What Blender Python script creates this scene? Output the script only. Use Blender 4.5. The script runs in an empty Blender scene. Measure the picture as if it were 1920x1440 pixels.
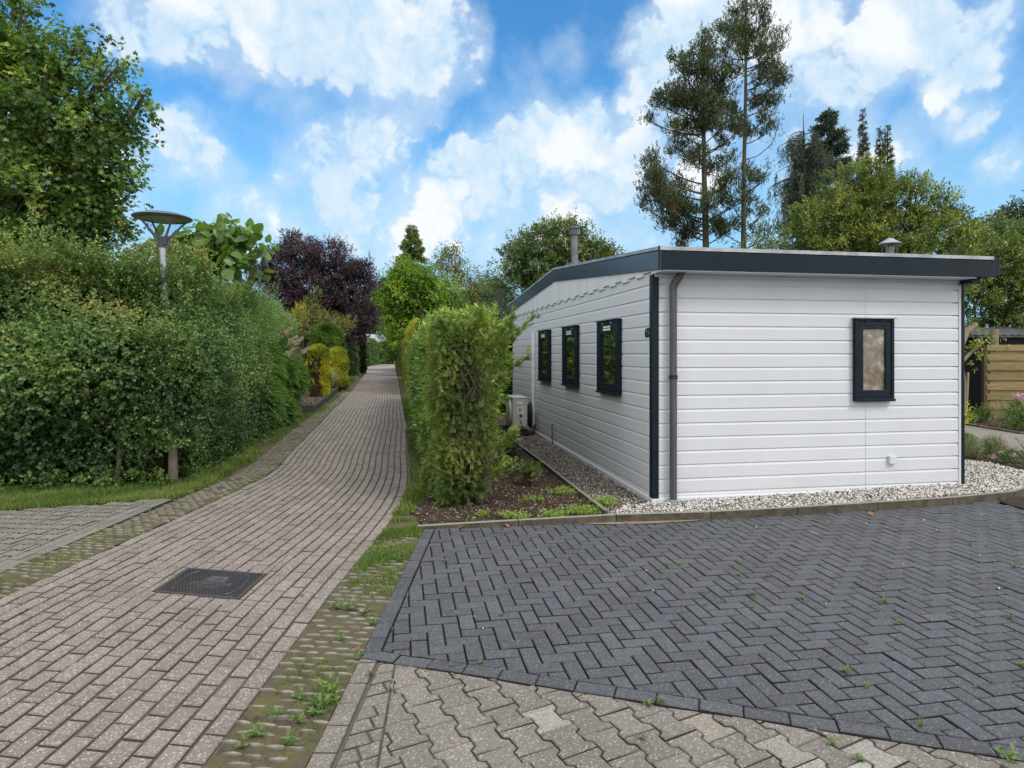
import bpy, math, random
import numpy as np
from mathutils import Vector, Matrix

R = math.radians
random.seed(5)
rng = np.random.default_rng(11)
SC = bpy.context.scene
COL = SC.collection

# ------------------------------------------------------------------ camera
F = 1190.0          # focal length in pixels of the 1920 wide photograph
HZ = 662.0          # horizon row
EYE = 1.6
cam_d = bpy.data.cameras.new('camera')
cam = bpy.data.objects.new('camera', cam_d)
COL.objects.link(cam)
cam.location = (0, 0, EYE)
cam.rotation_euler = (R(90), R(0.0), 0)
cam_d.sensor_width = 36.0
cam_d.lens = F / 1920 * 36
cam_d.shift_y = -(720 - HZ) / 1920
cam_d.clip_start = 0.05
cam_d.clip_end = 3000
SC.camera = cam
SC.view_settings.view_transform = 'Standard'
SC.view_settings.look = 'None'
SC.view_settings.gamma = 1
SC.view_settings.use_curve_mapping = False
SC.view_settings.exposure = 0.35

# ------------------------------------------------------------------ sun
SUN = Vector((0.62, -0.62, 0.98)).normalized()
sun_d = bpy.data.lights.new('sun', 'SUN')
sun_d.energy = 1.5
sun_d.angle = R(17)
sun_d.color = (1.0, 0.955, 0.89)
sun = bpy.data.objects.new('sun', sun_d)
COL.objects.link(sun)
sun.rotation_euler = (-SUN).to_track_quat('-Z', 'Y').to_euler()

# ------------------------------------------------------------------ world: sky with clouds
def ray(px, py):
    return Vector(((px - 960) / F, 1.0, (HZ - py) / F)).normalized()

W = bpy.data.worlds.new('World')
SC.world = W
W.use_nodes = True
nt = W.node_tree
for n in list(nt.nodes): nt.nodes.remove(n)
def nd(t, **kw):
    n = nt.nodes.new(t)
    for k, v in kw.items(): setattr(n, k, v)
    return n
def lk(a, b): nt.links.new(a, b)
out = nd('ShaderNodeOutputWorld'); bg = nd('ShaderNodeBackground'); lk(bg.outputs[0], out.inputs[0])
sky = nd('ShaderNodeTexSky', sky_type='NISHITA', sun_disc=False)
sky.sun_elevation = math.asin(SUN.z); sky.sun_rotation = math.atan2(SUN.x, SUN.y)
sky.air_density = 1.0; sky.dust_density = 0.6; sky.ozone_density = 2.0
tint = nd('ShaderNodeVectorMath', operation='MULTIPLY')
lk(sky.outputs[0], tint.inputs[0]); tint.inputs[1].default_value = (0.050, 0.125, 0.165)
tc = nd('ShaderNodeTexCoord')
nz = nd('ShaderNodeTexNoise'); nz.inputs['Scale'].default_value = 5.0; nz.inputs['Detail'].default_value = 6; nz.inputs['Roughness'].default_value = 0.6
lk(tc.outputs['Generated'], nz.inputs['Vector'])
sub = nd('ShaderNodeVectorMath', operation='SUBTRACT'); lk(nz.outputs['Color'], sub.inputs[0]); sub.inputs[1].default_value = (.5, .5, .5)
scl = nd('ShaderNodeVectorMath', operation='SCALE'); lk(sub.outputs[0], scl.inputs[0]); scl.inputs['Scale'].default_value = 0.17
wd = nd('ShaderNodeVectorMath', operation='ADD'); lk(tc.outputs['Generated'], wd.inputs[0]); lk(scl.outputs[0], wd.inputs[1])
BLOBS = [(240,30,110,.7),(370,50,140,.9),(520,40,150,1),(660,45,150,1),(790,70,120,1),(870,90,80,.8),(600,120,110,.5),(740,150,90,.5),(450,120,110,.5),
 (540,195,75,.55),(310,300,80,.75),(380,320,75,.7),(270,340,60,.5),(560,330,80,.6),(650,290,90,.7),(740,230,90,.65),(810,190,70,.6),(640,350,80,.7),
 (890,320,85,.9),(960,280,80,1),(1020,250,75,1),(1110,255,75,1),(1170,320,95,.95),(1060,340,120,.8),(960,380,110,.7),(1200,250,60,.6),(850,400,90,.6),(760,360,90,.55),
 (1010,140,80,.5),(1090,110,60,.45),(940,190,60,.4),
 (1260,110,85,.9),(1330,50,100,1),(1440,60,130,1),(1540,40,100,1),(1520,150,120,.9),(1640,110,90,.9),(1720,60,110,1),(1790,120,110,.85),(1840,190,80,.7),
 (1230,190,70,.9),(1320,190,110,.8),(1430,230,120,.7),(1580,240,110,.65),(1700,240,90,.6),(1190,210,50,.8),
 (1910,290,75,.65),(1860,30,90,.6),(430,400,90,.6),(600,420,100,.55),(1300,330,110,.6),(1180,400,120,.55),(1700,400,110,.35),
 (700,260,110,.8),(600,300,90,.75),(980,330,120,.9),(860,350,90,.8),(330,270,70,.8),(1300,260,120,.8),(1500,330,140,.5),(700,440,160,.55),(480,430,120,.55),(1000,440,140,.6),(30,40,70,.5),(120,330,150,.6),(20,500,160,.6),(330,520,120,.5),(1440,420,80,.5),(1890,390,60,.3)]
acc = None
for (bx, by, br, bw) in BLOBS:
    c = ray(bx, by); r = (ray(bx + br, by) - c).length * 1.45
    d = nd('ShaderNodeVectorMath', operation='DISTANCE'); lk(wd.outputs[0], d.inputs[0]); d.inputs[1].default_value = c
    m = nd('ShaderNodeMapRange', interpolation_type='SMOOTHSTEP'); lk(d.outputs['Value'], m.inputs['Value'])
    m.inputs['From Min'].default_value = r; m.inputs['From Max'].default_value = r * 0.15
    m.inputs['To Min'].default_value = 0; m.inputs['To Max'].default_value = bw * 0.95
    if acc is None: acc = m.outputs[0]
    else:
        a = nd('ShaderNodeMath', operation='SMOOTH_MAX'); lk(acc, a.inputs[0]); lk(m.outputs[0], a.inputs[1]); a.inputs[2].default_value = 0.18; acc = a.outputs[0]
# the sky outside the photographed part: cloud brightened and whitened as fill light
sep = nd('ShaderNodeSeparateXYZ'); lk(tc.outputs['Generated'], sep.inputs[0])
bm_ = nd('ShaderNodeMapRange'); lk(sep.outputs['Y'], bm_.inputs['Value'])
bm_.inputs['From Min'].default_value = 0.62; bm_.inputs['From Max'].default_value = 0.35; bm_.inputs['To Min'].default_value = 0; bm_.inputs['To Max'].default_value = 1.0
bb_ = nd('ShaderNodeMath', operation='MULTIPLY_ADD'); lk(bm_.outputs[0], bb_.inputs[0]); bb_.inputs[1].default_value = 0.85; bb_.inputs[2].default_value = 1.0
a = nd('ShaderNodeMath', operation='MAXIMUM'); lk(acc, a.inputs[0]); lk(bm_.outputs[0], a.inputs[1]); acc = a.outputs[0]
f1 = nd('ShaderNodeTexNoise'); f1.inputs['Scale'].default_value = 8.5; f1.inputs['Detail'].default_value = 8; f1.inputs['Roughness'].default_value = 0.62; f1.inputs['Distortion'].default_value = 0.15
lk(tc.outputs['Generated'], f1.inputs['Vector'])
fm = nd('ShaderNodeMath', operation='MULTIPLY_ADD'); lk(f1.outputs[0], fm.inputs[0]); fm.inputs[1].default_value = 0.95; fm.inputs[2].default_value = -0.475
vo = nd('ShaderNodeTexNoise'); vo.inputs['Scale'].default_value = 9.0; vo.inputs['Detail'].default_value = 4; vo.inputs['Roughness'].default_value = 0.55
w2 = nd('ShaderNodeVectorMath', operation='SCALE'); lk(sub.outputs[0], w2.inputs[0]); w2.inputs['Scale'].default_value = 0.06
w3 = nd('ShaderNodeVectorMath', operation='ADD'); lk(tc.outputs['Generated'], w3.inputs[0]); lk(w2.outputs[0], w3.inputs[1]); lk(w3.outputs[0], vo.inputs['Vector'])
va = nd('ShaderNodeMath', operation='MULTIPLY_ADD'); lk(vo.outputs[0], va.inputs[0]); va.inputs[1].default_value = 2; va.inputs[2].default_value = -1
vbs = nd('ShaderNodeMath', operation='ABSOLUTE'); lk(va.outputs[0], vbs.inputs[0])          # billows
vb = nd('ShaderNodeMath', operation='MULTIPLY_ADD'); lk(vbs.outputs[0], vb.inputs[0]); vb.inputs[1].default_value = 1.1; vb.inputs[2].default_value = -0.16
dn0 = nd('ShaderNodeMath', operation='ADD'); lk(acc, dn0.inputs[0]); lk(fm.outputs[0], dn0.inputs[1])
dn = nd('ShaderNodeMath', operation='ADD'); lk(dn0.outputs[0], dn.inputs[0]); lk(vb.outputs[0], dn.inputs[1])
mks = nd('ShaderNodeMapRange', interpolation_type='SMOOTHSTEP'); lk(dn0.outputs[0], mks.inputs['Value'])
mks.inputs['From Min'].default_value = 0.02; mks.inputs['From Max'].default_value = 0.85; mks.inputs['To Max'].default_value = 0.70
mkc = nd('ShaderNodeMapRange', interpolation_type='SMOOTHSTEP'); lk(dn.outputs[0], mkc.inputs['Value'])
mkc.inputs['From Min'].default_value = 0.36; mkc.inputs['From Max'].default_value = 0.70; mkc.inputs['To Max'].default_value = 0.96
mk = nd('ShaderNodeMath', operation='SMOOTH_MAX'); lk(mks.outputs[0], mk.inputs[0]); lk(mkc.outputs[0], mk.inputs[1]); mk.inputs[2].default_value = 0.05
f2 = nd('ShaderNodeTexNoise'); f2.inputs['Scale'].default_value = 9; f2.inputs['Detail'].default_value = 8; f2.inputs['Roughness'].default_value = 0.6
lk(wd.outputs[0], f2.inputs['Vector'])
sh = nd('ShaderNodeMath', operation='MULTIPLY_ADD'); lk(vbs.outputs[0], sh.inputs[0]); sh.inputs[1].default_value = 0.55; lk(f2.outputs[0], sh.inputs[2])
cr = nd('ShaderNodeValToRGB'); lk(sh.outputs[0], cr.inputs[0])
cr.color_ramp.elements[0].position = 0.42; cr.color_ramp.elements[0].color = (0.42, 0.60, 0.76, 1)
cr.color_ramp.elements[1].position = 0.72; cr.color_ramp.elements[1].color = (0.76, 0.785, 0.80, 1)
# pale band towards the horizon
hb = nd('ShaderNodeMapRange', interpolation_type='SMOOTHSTEP'); lk(sep.outputs['Z'], hb.inputs['Value'])
hb.inputs['From Min'].default_value = 0.40; hb.inputs['From Max'].default_value = 0.10; hb.inputs['To Max'].default_value = 0.85
mx0 = nd('ShaderNodeMix', data_type='RGBA'); lk(hb.outputs[0], mx0.inputs['Factor']); lk(tint.outputs[0], mx0.inputs['A']); mx0.inputs['B'].default_value = (0.30, 0.54, 0.72, 1)
mx = nd('ShaderNodeMix', data_type='RGBA'); lk(mk.outputs[0], mx.inputs['Factor']); lk(mx0.outputs['Result'], mx.inputs['A']); lk(cr.outputs[0], mx.inputs['B'])
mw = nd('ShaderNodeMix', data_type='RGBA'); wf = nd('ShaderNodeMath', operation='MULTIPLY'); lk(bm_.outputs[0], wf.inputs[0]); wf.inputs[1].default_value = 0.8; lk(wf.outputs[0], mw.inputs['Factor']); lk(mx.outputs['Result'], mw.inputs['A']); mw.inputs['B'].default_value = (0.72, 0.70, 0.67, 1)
lk(mw.outputs['Result'], bg.inputs['Color']); lk(bb_.outputs[0], bg.inputs['Strength'])     # unseen sky behind the camera is boosted to add fill light

# ------------------------------------------------------------------ helpers: objects
def link(o, parent=None):
    COL.objects.link(o)
    if parent is not None: o.parent = parent
    return o
def tag(o, label=None, cat=None, group=None, kind=None):
    if label: o['label'] = label
    if cat: o['category'] = cat
    if group: o['group'] = group
    if kind: o['kind'] = kind
    return o
def thing(name, label, cat, loc=(0, 0, 0), rz=0.0, group=None):
    o = bpy.data.objects.new(name, None); o.empty_display_size = 0.2
    link(o); o.location = loc; o.rotation_euler = (0, 0, rz)
    return tag(o, label, cat, group)
def raw_mesh(name, V, faces, mat, parent=None, rnd=None, smooth=False):
    """faces: list of (n,k) int arrays"""
    me = bpy.data.meshes.new(name)
    V = np.asarray(V, dtype=np.float32)
    me.vertices.add(len(V)); me.vertices.foreach_set('co', V.ravel())
    idx = np.concatenate([f.ravel() for f in faces]).astype(np.int32)
    tot = np.concatenate([np.full(len(f), f.shape[1], np.int32) for f in faces])
    st = np.concatenate([[0], np.cumsum(tot)[:-1]]).astype(np.int32)
    me.loops.add(len(idx)); me.loops.foreach_set('vertex_index', idx)
    me.polygons.add(len(tot)); me.polygons.foreach_set('loop_start', st)
    if smooth: me.polygons.foreach_set('use_smooth', np.ones(len(tot), dtype=bool))
    me.update(calc_edges=True)
    if rnd is not None:
        at = me.attributes.new('rnd', 'FLOAT', 'POINT'); at.data.foreach_set('value', np.asarray(rnd, dtype=np.float32))
    me.materials.append(mat)
    return link(bpy.data.objects.new(name, me), parent)

def unit(v):
    v = np.asarray(v, dtype=float)
    return v / np.maximum(np.linalg.norm(v, axis=-1, keepdims=True), 1e-9)

class MB:
    """collects shapes into one mesh"""
    def __init__(s): s.v = []; s.f = {3: [], 4: []}; s.r = []; s.n = 0; s.ng = []
    def add(s, V, faces, r=None):
        V = np.asarray(V, dtype=float); o = s.n
        s.v.append(V); s.n += len(V)
        s.r.append(np.full(len(V), random.random() if r is None else r))
        for f in faces:
            k = len(f)
            if k in (3, 4): s.f[k].append([i + o for i in f])
            else: s.ng.append([i + o for i in f])
        return s
    def box(s, x0, x1, y0, y1, z0, z1, r=None, M=None):
        V = np.array([(x, y, z) for z in (z0, z1) for y in (y0, y1) for x in (x0, x1)], float)
        if M is not None: V = V @ M[0].T + M[1]
        return s.add(V, [(0, 2, 3, 1), (4, 5, 7, 6), (0, 1, 5, 4), (1, 3, 7, 5), (3, 2, 6, 7), (2, 0, 4, 6)], r)
    def tube(s, pts, rad, n=8, cap=True, r=None):
        pts = np.asarray(pts, float); m = len(pts)
        rad = np.broadcast_to(np.asarray(rad, float), (m,))
        tg = unit(np.gradient(pts, axis=0))
        ref = np.array([0.31, 0.2, 0.93]) if abs(tg[0, 2]) < 0.9 else np.array([1, 0.1, 0.0])
        sd = unit(np.cross(tg, ref)); nr = np.cross(sd, tg)
        an = np.linspace(0, 2 * np.pi, n, endpoint=False)
        V = (pts[:, None] + rad[:, None, None] * (np.cos(an)[None, :, None] * sd[:, None] + np.sin(an)[None, :, None] * nr[:, None])).reshape(-1, 3)
        fs = [(i * n + j, i * n + (j + 1) % n, (i + 1) * n + (j + 1) % n, (i + 1) * n + j) for i in range(m - 1) for j in range(n)]
        if cap: fs += [tuple(range(n - 1, -1, -1)), tuple((m - 1) * n + j for j in range(n))]
        return s.add(V, fs, r)
    def lathe(s, prof, c=(0, 0, 0), n=20, r=None, cap=True):
        prof = np.asarray(prof, float); m = len(prof)
        an = np.linspace(0, 2 * np.pi, n, endpoint=False)
        V = np.zeros((m, n, 3)); V[:, :, 0] = prof[:, 0:1] * np.cos(an); V[:, :, 1] = prof[:, 0:1] * np.sin(an); V[:, :, 2] = prof[:, 1:2]
        V = V.reshape(-1, 3) + np.asarray(c)
        fs = [(i * n + j, i * n + (j + 1) % n, (i + 1) * n + (j + 1) % n, (i + 1) * n + j) for i in range(m - 1) for j in range(n)]
        if cap: fs += [tuple(range(n - 1, -1, -1)), tuple((m - 1) * n + j for j in range(n))]
        return s.add(V, fs, r)
    def prism(s, poly, z0, z1, r=None):
        k = len(poly); V = [(x, y, z0) for x, y in poly] + [(x, y, z1) for x, y in poly]
        return s.add(V, [tuple(range(k - 1, -1, -1)), tuple(range(k, 2 * k))] + [(i, (i + 1) % k, k + (i + 1) % k, k + i) for i in range(k)], r)
    def build(s, name, mat, parent=None, smooth=False, bevel=0.0, seg=2, angle=35):
        V = np.concatenate(s.v); me = bpy.data.meshes.new(name)
        me.from_pydata(V.tolist(), [], s.f[3] + s.f[4] + s.ng)
        at = me.attributes.new('rnd', 'FLOAT', 'POINT'); at.data.foreach_set('value', np.concatenate(s.r).astype(np.float32))
        me.materials.append(mat)
        if smooth:
            me.polygons.foreach_set('use_smooth', np.ones(len(me.polygons), dtype=bool)); me.set_sharp_from_angle(angle=R(angle))
        me.update()
        o = link(bpy.data.objects.new(name, me), parent)
        if bevel > 0:
            b = o.modifiers.new('bevel', 'BEVEL'); b.width = bevel; b.segments = seg; b.limit_method = 'ANGLE'; b.angle_limit = R(30)
        return o

def txt(name, body, size, mat, parent, M, depth=0.004, sx=1.0, spacing=1.0, offset=0.0):
    cu = bpy.data.curves.new(name, 'FONT'); cu.body = body; cu.size = size; cu.extrude = depth; cu.align_x = 'CENTER'; cu.align_y = 'CENTER'; cu.space_character = spacing; cu.offset = offset
    tmp = bpy.data.objects.new(name, cu); COL.objects.link(tmp)
    dg = bpy.context.evaluated_depsgraph_get(); dg.update()
    me = bpy.data.meshes.new_from_object(tmp.evaluated_get(dg))
    COL.objects.unlink(tmp); bpy.data.objects.remove(tmp)
    me.transform(Matrix.Diagonal((sx, 1, 1, 1))); me.transform(M)
    me.materials.clear(); me.materials.append(mat)
    return link(bpy.data.objects.new(name, me), parent)

def P(px, py, Y):
    return np.array([(px - 960) / F * Y, Y, EYE + (HZ - py) / F * Y])
def G(px, py, z=0.0):
    Y = (EYE - z) * F / (py - HZ); return np.array([(px - 960) / F * Y, Y])
A10 = R(10)
EX = np.array([math.cos(A10), math.sin(A10)]); EY = np.array([-math.sin(A10), math.cos(A10)])
def wave(p, f=1.0, seed=0):
    """cheap smooth pseudo noise in -1..1"""
    r_ = np.random.default_rng(seed); s = 0
    for k in range(6):
        d = unit(r_.normal(size=3)) * f * (0.7 + 0.9 * r_.random()); s = s + np.sin(p @ d * 2 * np.pi + r_.random() * 6.28)
    return s / 2.6

# ------------------------------------------------------------------ helpers: materials
def mat(name, base=(.5, .5, .5), rough=.6, spec=.5, metal=0.0, build=None, coat=0.0):
    m = bpy.data.materials.new(name); m.use_nodes = True
    t = m.node_tree; b = t.nodes['Principled BSDF']
    b.inputs['Base Color'].default_value = (*base, 1); b.inputs['Roughness'].default_value = rough
    b.inputs['Specular IOR Level'].default_value = spec; b.inputs['Metallic'].default_value = metal; b.inputs['Coat Weight'].default_value = coat
    if build: build(t, b)
    return m
def N(t, typ, **kw):
    n = t.nodes.new(typ)
    for k, v in kw.items():
        if k in n.inputs.keys(): n.inputs[k].default_value = v
        else: setattr(n, k, v)
    return n
def noise(t, scale, detail=4, rough=.55, vec=None, coord='Object'):
    n = N(t, 'ShaderNodeTexNoise'); n.inputs['Scale'].default_value = scale; n.inputs['Detail'].default_value = detail; n.inputs['Roughness'].default_value = rough
    if vec is None: vec = N(t, 'ShaderNodeTexCoord').outputs[coord]
    t.links.new(vec, n.inputs['Vector']); return n
def ramp(t, src, stops):
    c = N(t, 'ShaderNodeValToRGB'); t.links.new(src, c.inputs[0]); e = c.color_ramp.elements
    while len(e) < len(stops): e.new(0.5)
    for el, (p, col) in zip(e, stops):
        el.position = p; el.color = (*col, 1) if len(col) == 3 else col
    return c
def mixc(t, fac, a, b, mode='MIX'):
    m = N(t, 'ShaderNodeMix', data_type='RGBA', blend_type=mode)
    for s, i in ((fac, 'Factor'), (a, 'A'), (b, 'B')):
        if hasattr(s, 'links'): t.links.new(s, m.inputs[i])
        elif i == 'Factor': m.inputs[i].default_value = s
        else: m.inputs[i].default_value = (*s, 1)
    return m.outputs['Result']
def bump(t, b, src, strength=.3, dist=.01):
    n = N(t, 'ShaderNodeBump'); n.inputs['Strength'].default_value = strength; n.inputs['Distance'].default_value = dist
    t.links.new(src, n.inputs['Height']); t.links.new(n.outputs[0], b.inputs['Normal']); return n
def attr(t):
    return N(t, 'ShaderNodeAttribute', attribute_name='rnd').outputs['Fac']

GAIN = {'hawthorn_leaf': 2.0, 'yew_needle': 2.1, 'sorbaria_leaf': 1.8, 'willow_leaf': 1.6, 'privet_leaf': 1.7, 'thuja_foliage': 1.8, 'grass_blade': 1.3, 'dark_conifer': 1.75, 'purple_leaf': 1.25, 'maple_leaf': 1.9, 'cream_plume': 1.0, 'pink_petal': 1.0, 'dry_leaf': 1.0, 'pale_grass': 1.2, 'golden_cypress': 1.9}
def leaf_mat(name, stops, rough=.45, spec=.35, transl=.28, tcol=(1.25, 1.35, .6)):
    g_ = GAIN.get(name, 1.45); stops = [(p, tuple(min(.8, x * g_) for x in c)) for p, c in stops]
    m = bpy.data.materials.new(name); m.use_nodes = True
    t = m.node_tree; b = t.nodes['Principled BSDF']; o = t.nodes['Material Output']
    c = ramp(t, attr(t), stops).outputs[0]
    t.links.new(c, b.inputs['Base Color']); b.inputs['Roughness'].default_value = rough; b.inputs['Specular IOR Level'].default_value = spec
    tr = N(t, 'ShaderNodeBsdfTranslucent'); t.links.new(mixc(t, 1.0, c, tcol, 'MULTIPLY'), tr.inputs[0])
    mx = N(t, 'ShaderNodeMixShader'); mx.inputs[0].default_value = transl
    t.links.new(b.outputs[0], mx.inputs[1]); t.links.new(tr.outputs[0], mx.inputs[2]); t.links.new(mx.outputs[0], o.inputs[0])
    return m
# ------------------------------------------------------------------ materials
def pav(name, stops, speck=(.55, .52, .48), joint=None, dirt=(.10, .095, .07), rough=.85, speck_amt=.5):
    def bld(t, b):
        base = ramp(t, attr(t), stops).outputs[0]
        n1 = noise(t, 55, 6, .7); n2 = noise(t, 2.2, 4)
        v = N(t, 'ShaderNodeTexVoronoi', feature='F1'); v.inputs['Scale'].default_value = 150
        t.links.new(N(t, 'ShaderNodeTexCoord').outputs['Object'], v.inputs['Vector'])
        sp = ramp(t, v.outputs['Color'], [(.72, (0, 0, 0)), (.84, (1, 1, 1))]).outputs[0]
        dk = ramp(t, v.outputs['Color'], [(.13, (1, 1, 1)), (.22, (0, 0, 0))]).outputs[0]
        c = mixc(t, ramp(t, n1.outputs[0], [(.35, (0, 0, 0)), (.75, (.5, .5, .5))]).outputs[0], base, dirt)
        c = mixc(t, ramp(t, n2.outputs[0], [(.42, (0, 0, 0)), (.72, (.40, .40, .40))]).outputs[0], c, dirt)
        fs = N(t, 'ShaderNodeMath', operation='MULTIPLY'); t.links.new(sp, fs.inputs[0]); fs.inputs[1].default_value = speck_amt
        c = mixc(t, fs.outputs[0], c, speck)
        fd = N(t, 'ShaderNodeMath', operation='MULTIPLY'); t.links.new(dk, fd.inputs[0]); fd.inputs[1].default_value = .45
        c = mixc(t, fd.outputs[0], c, (.035, .03, .028))
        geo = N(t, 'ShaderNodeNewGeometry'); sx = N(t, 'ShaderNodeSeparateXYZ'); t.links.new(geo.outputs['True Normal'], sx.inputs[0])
        side = ramp(t, sx.outputs['Z'], [(.45, (1, 1, 1)), (.93, (0, 0, 0))]).outputs[0]        # sides and arrises take the darker joint colour
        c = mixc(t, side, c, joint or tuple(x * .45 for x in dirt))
        t.links.new(c, b.inputs['Base Color']); bump(t, b, n1.outputs[0], .5, .004)
    return mat(name, rough=rough, spec=.3, build=bld)
M = {}
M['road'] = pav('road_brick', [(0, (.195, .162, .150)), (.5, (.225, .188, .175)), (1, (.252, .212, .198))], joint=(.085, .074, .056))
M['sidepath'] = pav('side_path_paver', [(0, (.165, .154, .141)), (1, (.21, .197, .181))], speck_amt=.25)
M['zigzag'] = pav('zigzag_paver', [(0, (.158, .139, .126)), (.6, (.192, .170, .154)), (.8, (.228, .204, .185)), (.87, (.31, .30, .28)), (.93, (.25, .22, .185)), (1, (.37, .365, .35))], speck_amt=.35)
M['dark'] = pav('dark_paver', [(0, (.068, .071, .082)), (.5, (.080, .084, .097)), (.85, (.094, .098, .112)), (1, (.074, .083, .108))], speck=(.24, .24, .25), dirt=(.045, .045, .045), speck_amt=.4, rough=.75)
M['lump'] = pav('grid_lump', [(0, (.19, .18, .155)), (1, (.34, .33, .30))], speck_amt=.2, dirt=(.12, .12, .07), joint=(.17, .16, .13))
M['kerb'] = None
def b_kerb(t, b):
    n = noise(t, 9, 6, .65); n2 = noise(t, 60, 4)
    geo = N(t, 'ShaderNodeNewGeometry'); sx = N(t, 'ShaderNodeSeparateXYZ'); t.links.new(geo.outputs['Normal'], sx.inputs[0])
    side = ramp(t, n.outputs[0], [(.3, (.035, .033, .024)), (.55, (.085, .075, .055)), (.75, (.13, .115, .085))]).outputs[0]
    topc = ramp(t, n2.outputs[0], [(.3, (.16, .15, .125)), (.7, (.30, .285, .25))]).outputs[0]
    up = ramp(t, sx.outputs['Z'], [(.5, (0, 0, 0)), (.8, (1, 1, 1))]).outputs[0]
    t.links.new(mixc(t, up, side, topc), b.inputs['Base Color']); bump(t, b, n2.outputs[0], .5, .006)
M['kerb'] = mat('mossy_concrete', rough=.9, spec=.2, build=b_kerb)

def soilmat(name, cols, scale=9, fine=70, b_=.8, dist=.02, green=None):
    def bld(t, b):
        n = noise(t, scale, 8, .7); f = noise(t, fine, 6, .7)
        c = ramp(t, n.outputs[0], cols).outputs[0]
        c = mixc(t, ramp(t, f.outputs[0], [(.35, (0, 0, 0)), (.7, (.55, .55, .55))]).outputs[0], c, tuple(x * .45 for x in cols[0][1]))
        if green:
            g = noise(t, 1.6, 5, .6)
            c = mixc(t, ramp(t, g.outputs[0], green[0]).outputs[0], c, green[1])
        t.links.new(c, b.inputs['Base Color']); bump(t, b, f.outputs[0], b_, dist)
    return mat(name, rough=.95, spec=.15, build=bld)
M['joint'] = soilmat('joint_sand', [(.3, (.105, .092, .066)), (.5, (.135, .118, .084)), (.7, (.115, .125, .055))], 3.5, 90, .5, .004)
M['darkjoint'] = soilmat('dark_joint_sand', [(.3, (.022, .022, .021)), (.6, (.035, .033, .028)), (.75, (.06, .07, .03))], 3.0, 90, .5, .004)
M['moss'] = soilmat('mossy_soil', [(.30, (.080, .064, .044)), (.47, (.118, .098, .064)), (.58, (.125, .120, .056)), (.74, (.135, .150, .048))], 6, 60, .8, .01)
M['sandy'] = soilmat('sandy_soil', [(.3, (.20, .165, .125)), (.6, (.30, .25, .19)), (.8, (.17, .14, .09))], 7, 80, .5, .006)
M['soil'] = soilmat('garden_soil', [(.3, (.040, .028, .020)), (.5, (.070, .050, .036)), (.7, (.115, .088, .066))], 14, 75, 1.0, .02)
M['earth'] = soilmat('rough_ground', [(.3, (.045, .055, .022)), (.55, (.075, .085, .035)), (.75, (.10, .085, .05))], 2.2, 40, .8, .02)
M['gravelbase'] = soilmat('gravel_bed', [(.3, (.20, .185, .165)), (.5, (.38, .36, .33)), (.7, (.52, .50, .47))], 60, 110, 1.0, .01)
M['gravelbrown'] = soilmat('brown_gravel_bed', [(.3, (.09, .075, .058)), (.5, (.16, .135, .11)), (.7, (.25, .22, .19))], 60, 110, 1.0, .01)
M['pathgravel'] = soilmat('grit_path', [(.3, (.20, .185, .165)), (.6, (.27, .25, .225)), (.8, (.33, .31, .28))], 8, 130, .6, .005)
M['grass'] = leaf_mat('grass_blade', [(0, (.055, .095, .020)), (.5, (.095, .150, .030)), (.85, (.15, .19, .05)), (1, (.24, .21, .09))], .5, .3, .3)
def b_ram(stops):
    def bld(t, b): t.links.new(ramp(t, attr(t), stops).outputs[0], b.inputs['Base Color'])
    return bld
M['pebble'] = mat('white_pebble', rough=.7, spec=.3, build=b_ram([(0, (.06, .058, .058)), (.16, (.20, .185, .17)), (.34, (.36, .32, .265)), (.50, (.52, .50, .47)), (1, (.70, .69, .665))]))
M['pebbleb'] = mat('brown_pebble', rough=.75, spec=.3, build=b_ram([(0, (.06, .052, .045)), (.3, (.15, .125, .10)), (.6, (.24, .21, .18)), (.88, (.34, .31, .28)), (1, (.58, .56, .53))]))
M['chip'] = mat('bark_chip', rough=.9, spec=.2, build=b_ram([(0, (.035, .024, .018)), (.5, (.085, .058, .042)), (.85, (.16, .115, .085)), (1, (.27, .22, .17))]))

# ------------------------------------------------------------------ ground sheets
def sheet(name, pts, z, m, parent=None, kind='structure'):
    V = np.array([(p[0], p[1], z) for p in pts], float); me = bpy.data.meshes.new(name)
    area = sum(V[i][0] * V[(i + 1) % len(V)][1] - V[(i + 1) % len(V)][0] * V[i][1] for i in range(len(V)))
    me.from_pydata(V.tolist(), [], [tuple(range(len(V))) if area > 0 else tuple(range(len(V) - 1, -1, -1))]); me.materials.append(m); me.update()
    o = link(bpy.data.objects.new(name, me), parent)
    if kind: o['kind'] = kind
    return o
sheet('ground', [(-900, -60), (900, -60), (900, 1500), (-900, 1500)], -0.055, M['earth'])

def smooth_curve(pts, y):
    p = np.array(pts); yy = np.linspace(p[0, 0], p[-1, 0], 1200); xx = np.interp(yy, p[:, 0], p[:, 1])
    return np.interp(y, yy, xx)
LPTS = [(0.5, -3.36), (4.13, -3.33), (5.2, -3.29), (6.43, -3.25), (7.4, -3.21), (8.2, -3.20), (9.0, -3.30), (10.2, -3.54), (13.04, -4.11), (20.7, -5.57), (26.8, -6.76), (45, -10.5), (70, -15.9)]
RPTS = [(0.5, -1.19), (4.4, -1.19), (6.0, -1.165), (6.9, -1.17), (7.6, -1.215), (8.73, -1.39), (10, -1.60), (13.8, -2.26), (24.4, -4.27), (45, -8.15), (70, -12.9)]
def xl(y): return smooth_curve(LPTS, y)
def xr(y): return smooth_curve(RPTS, y)

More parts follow.
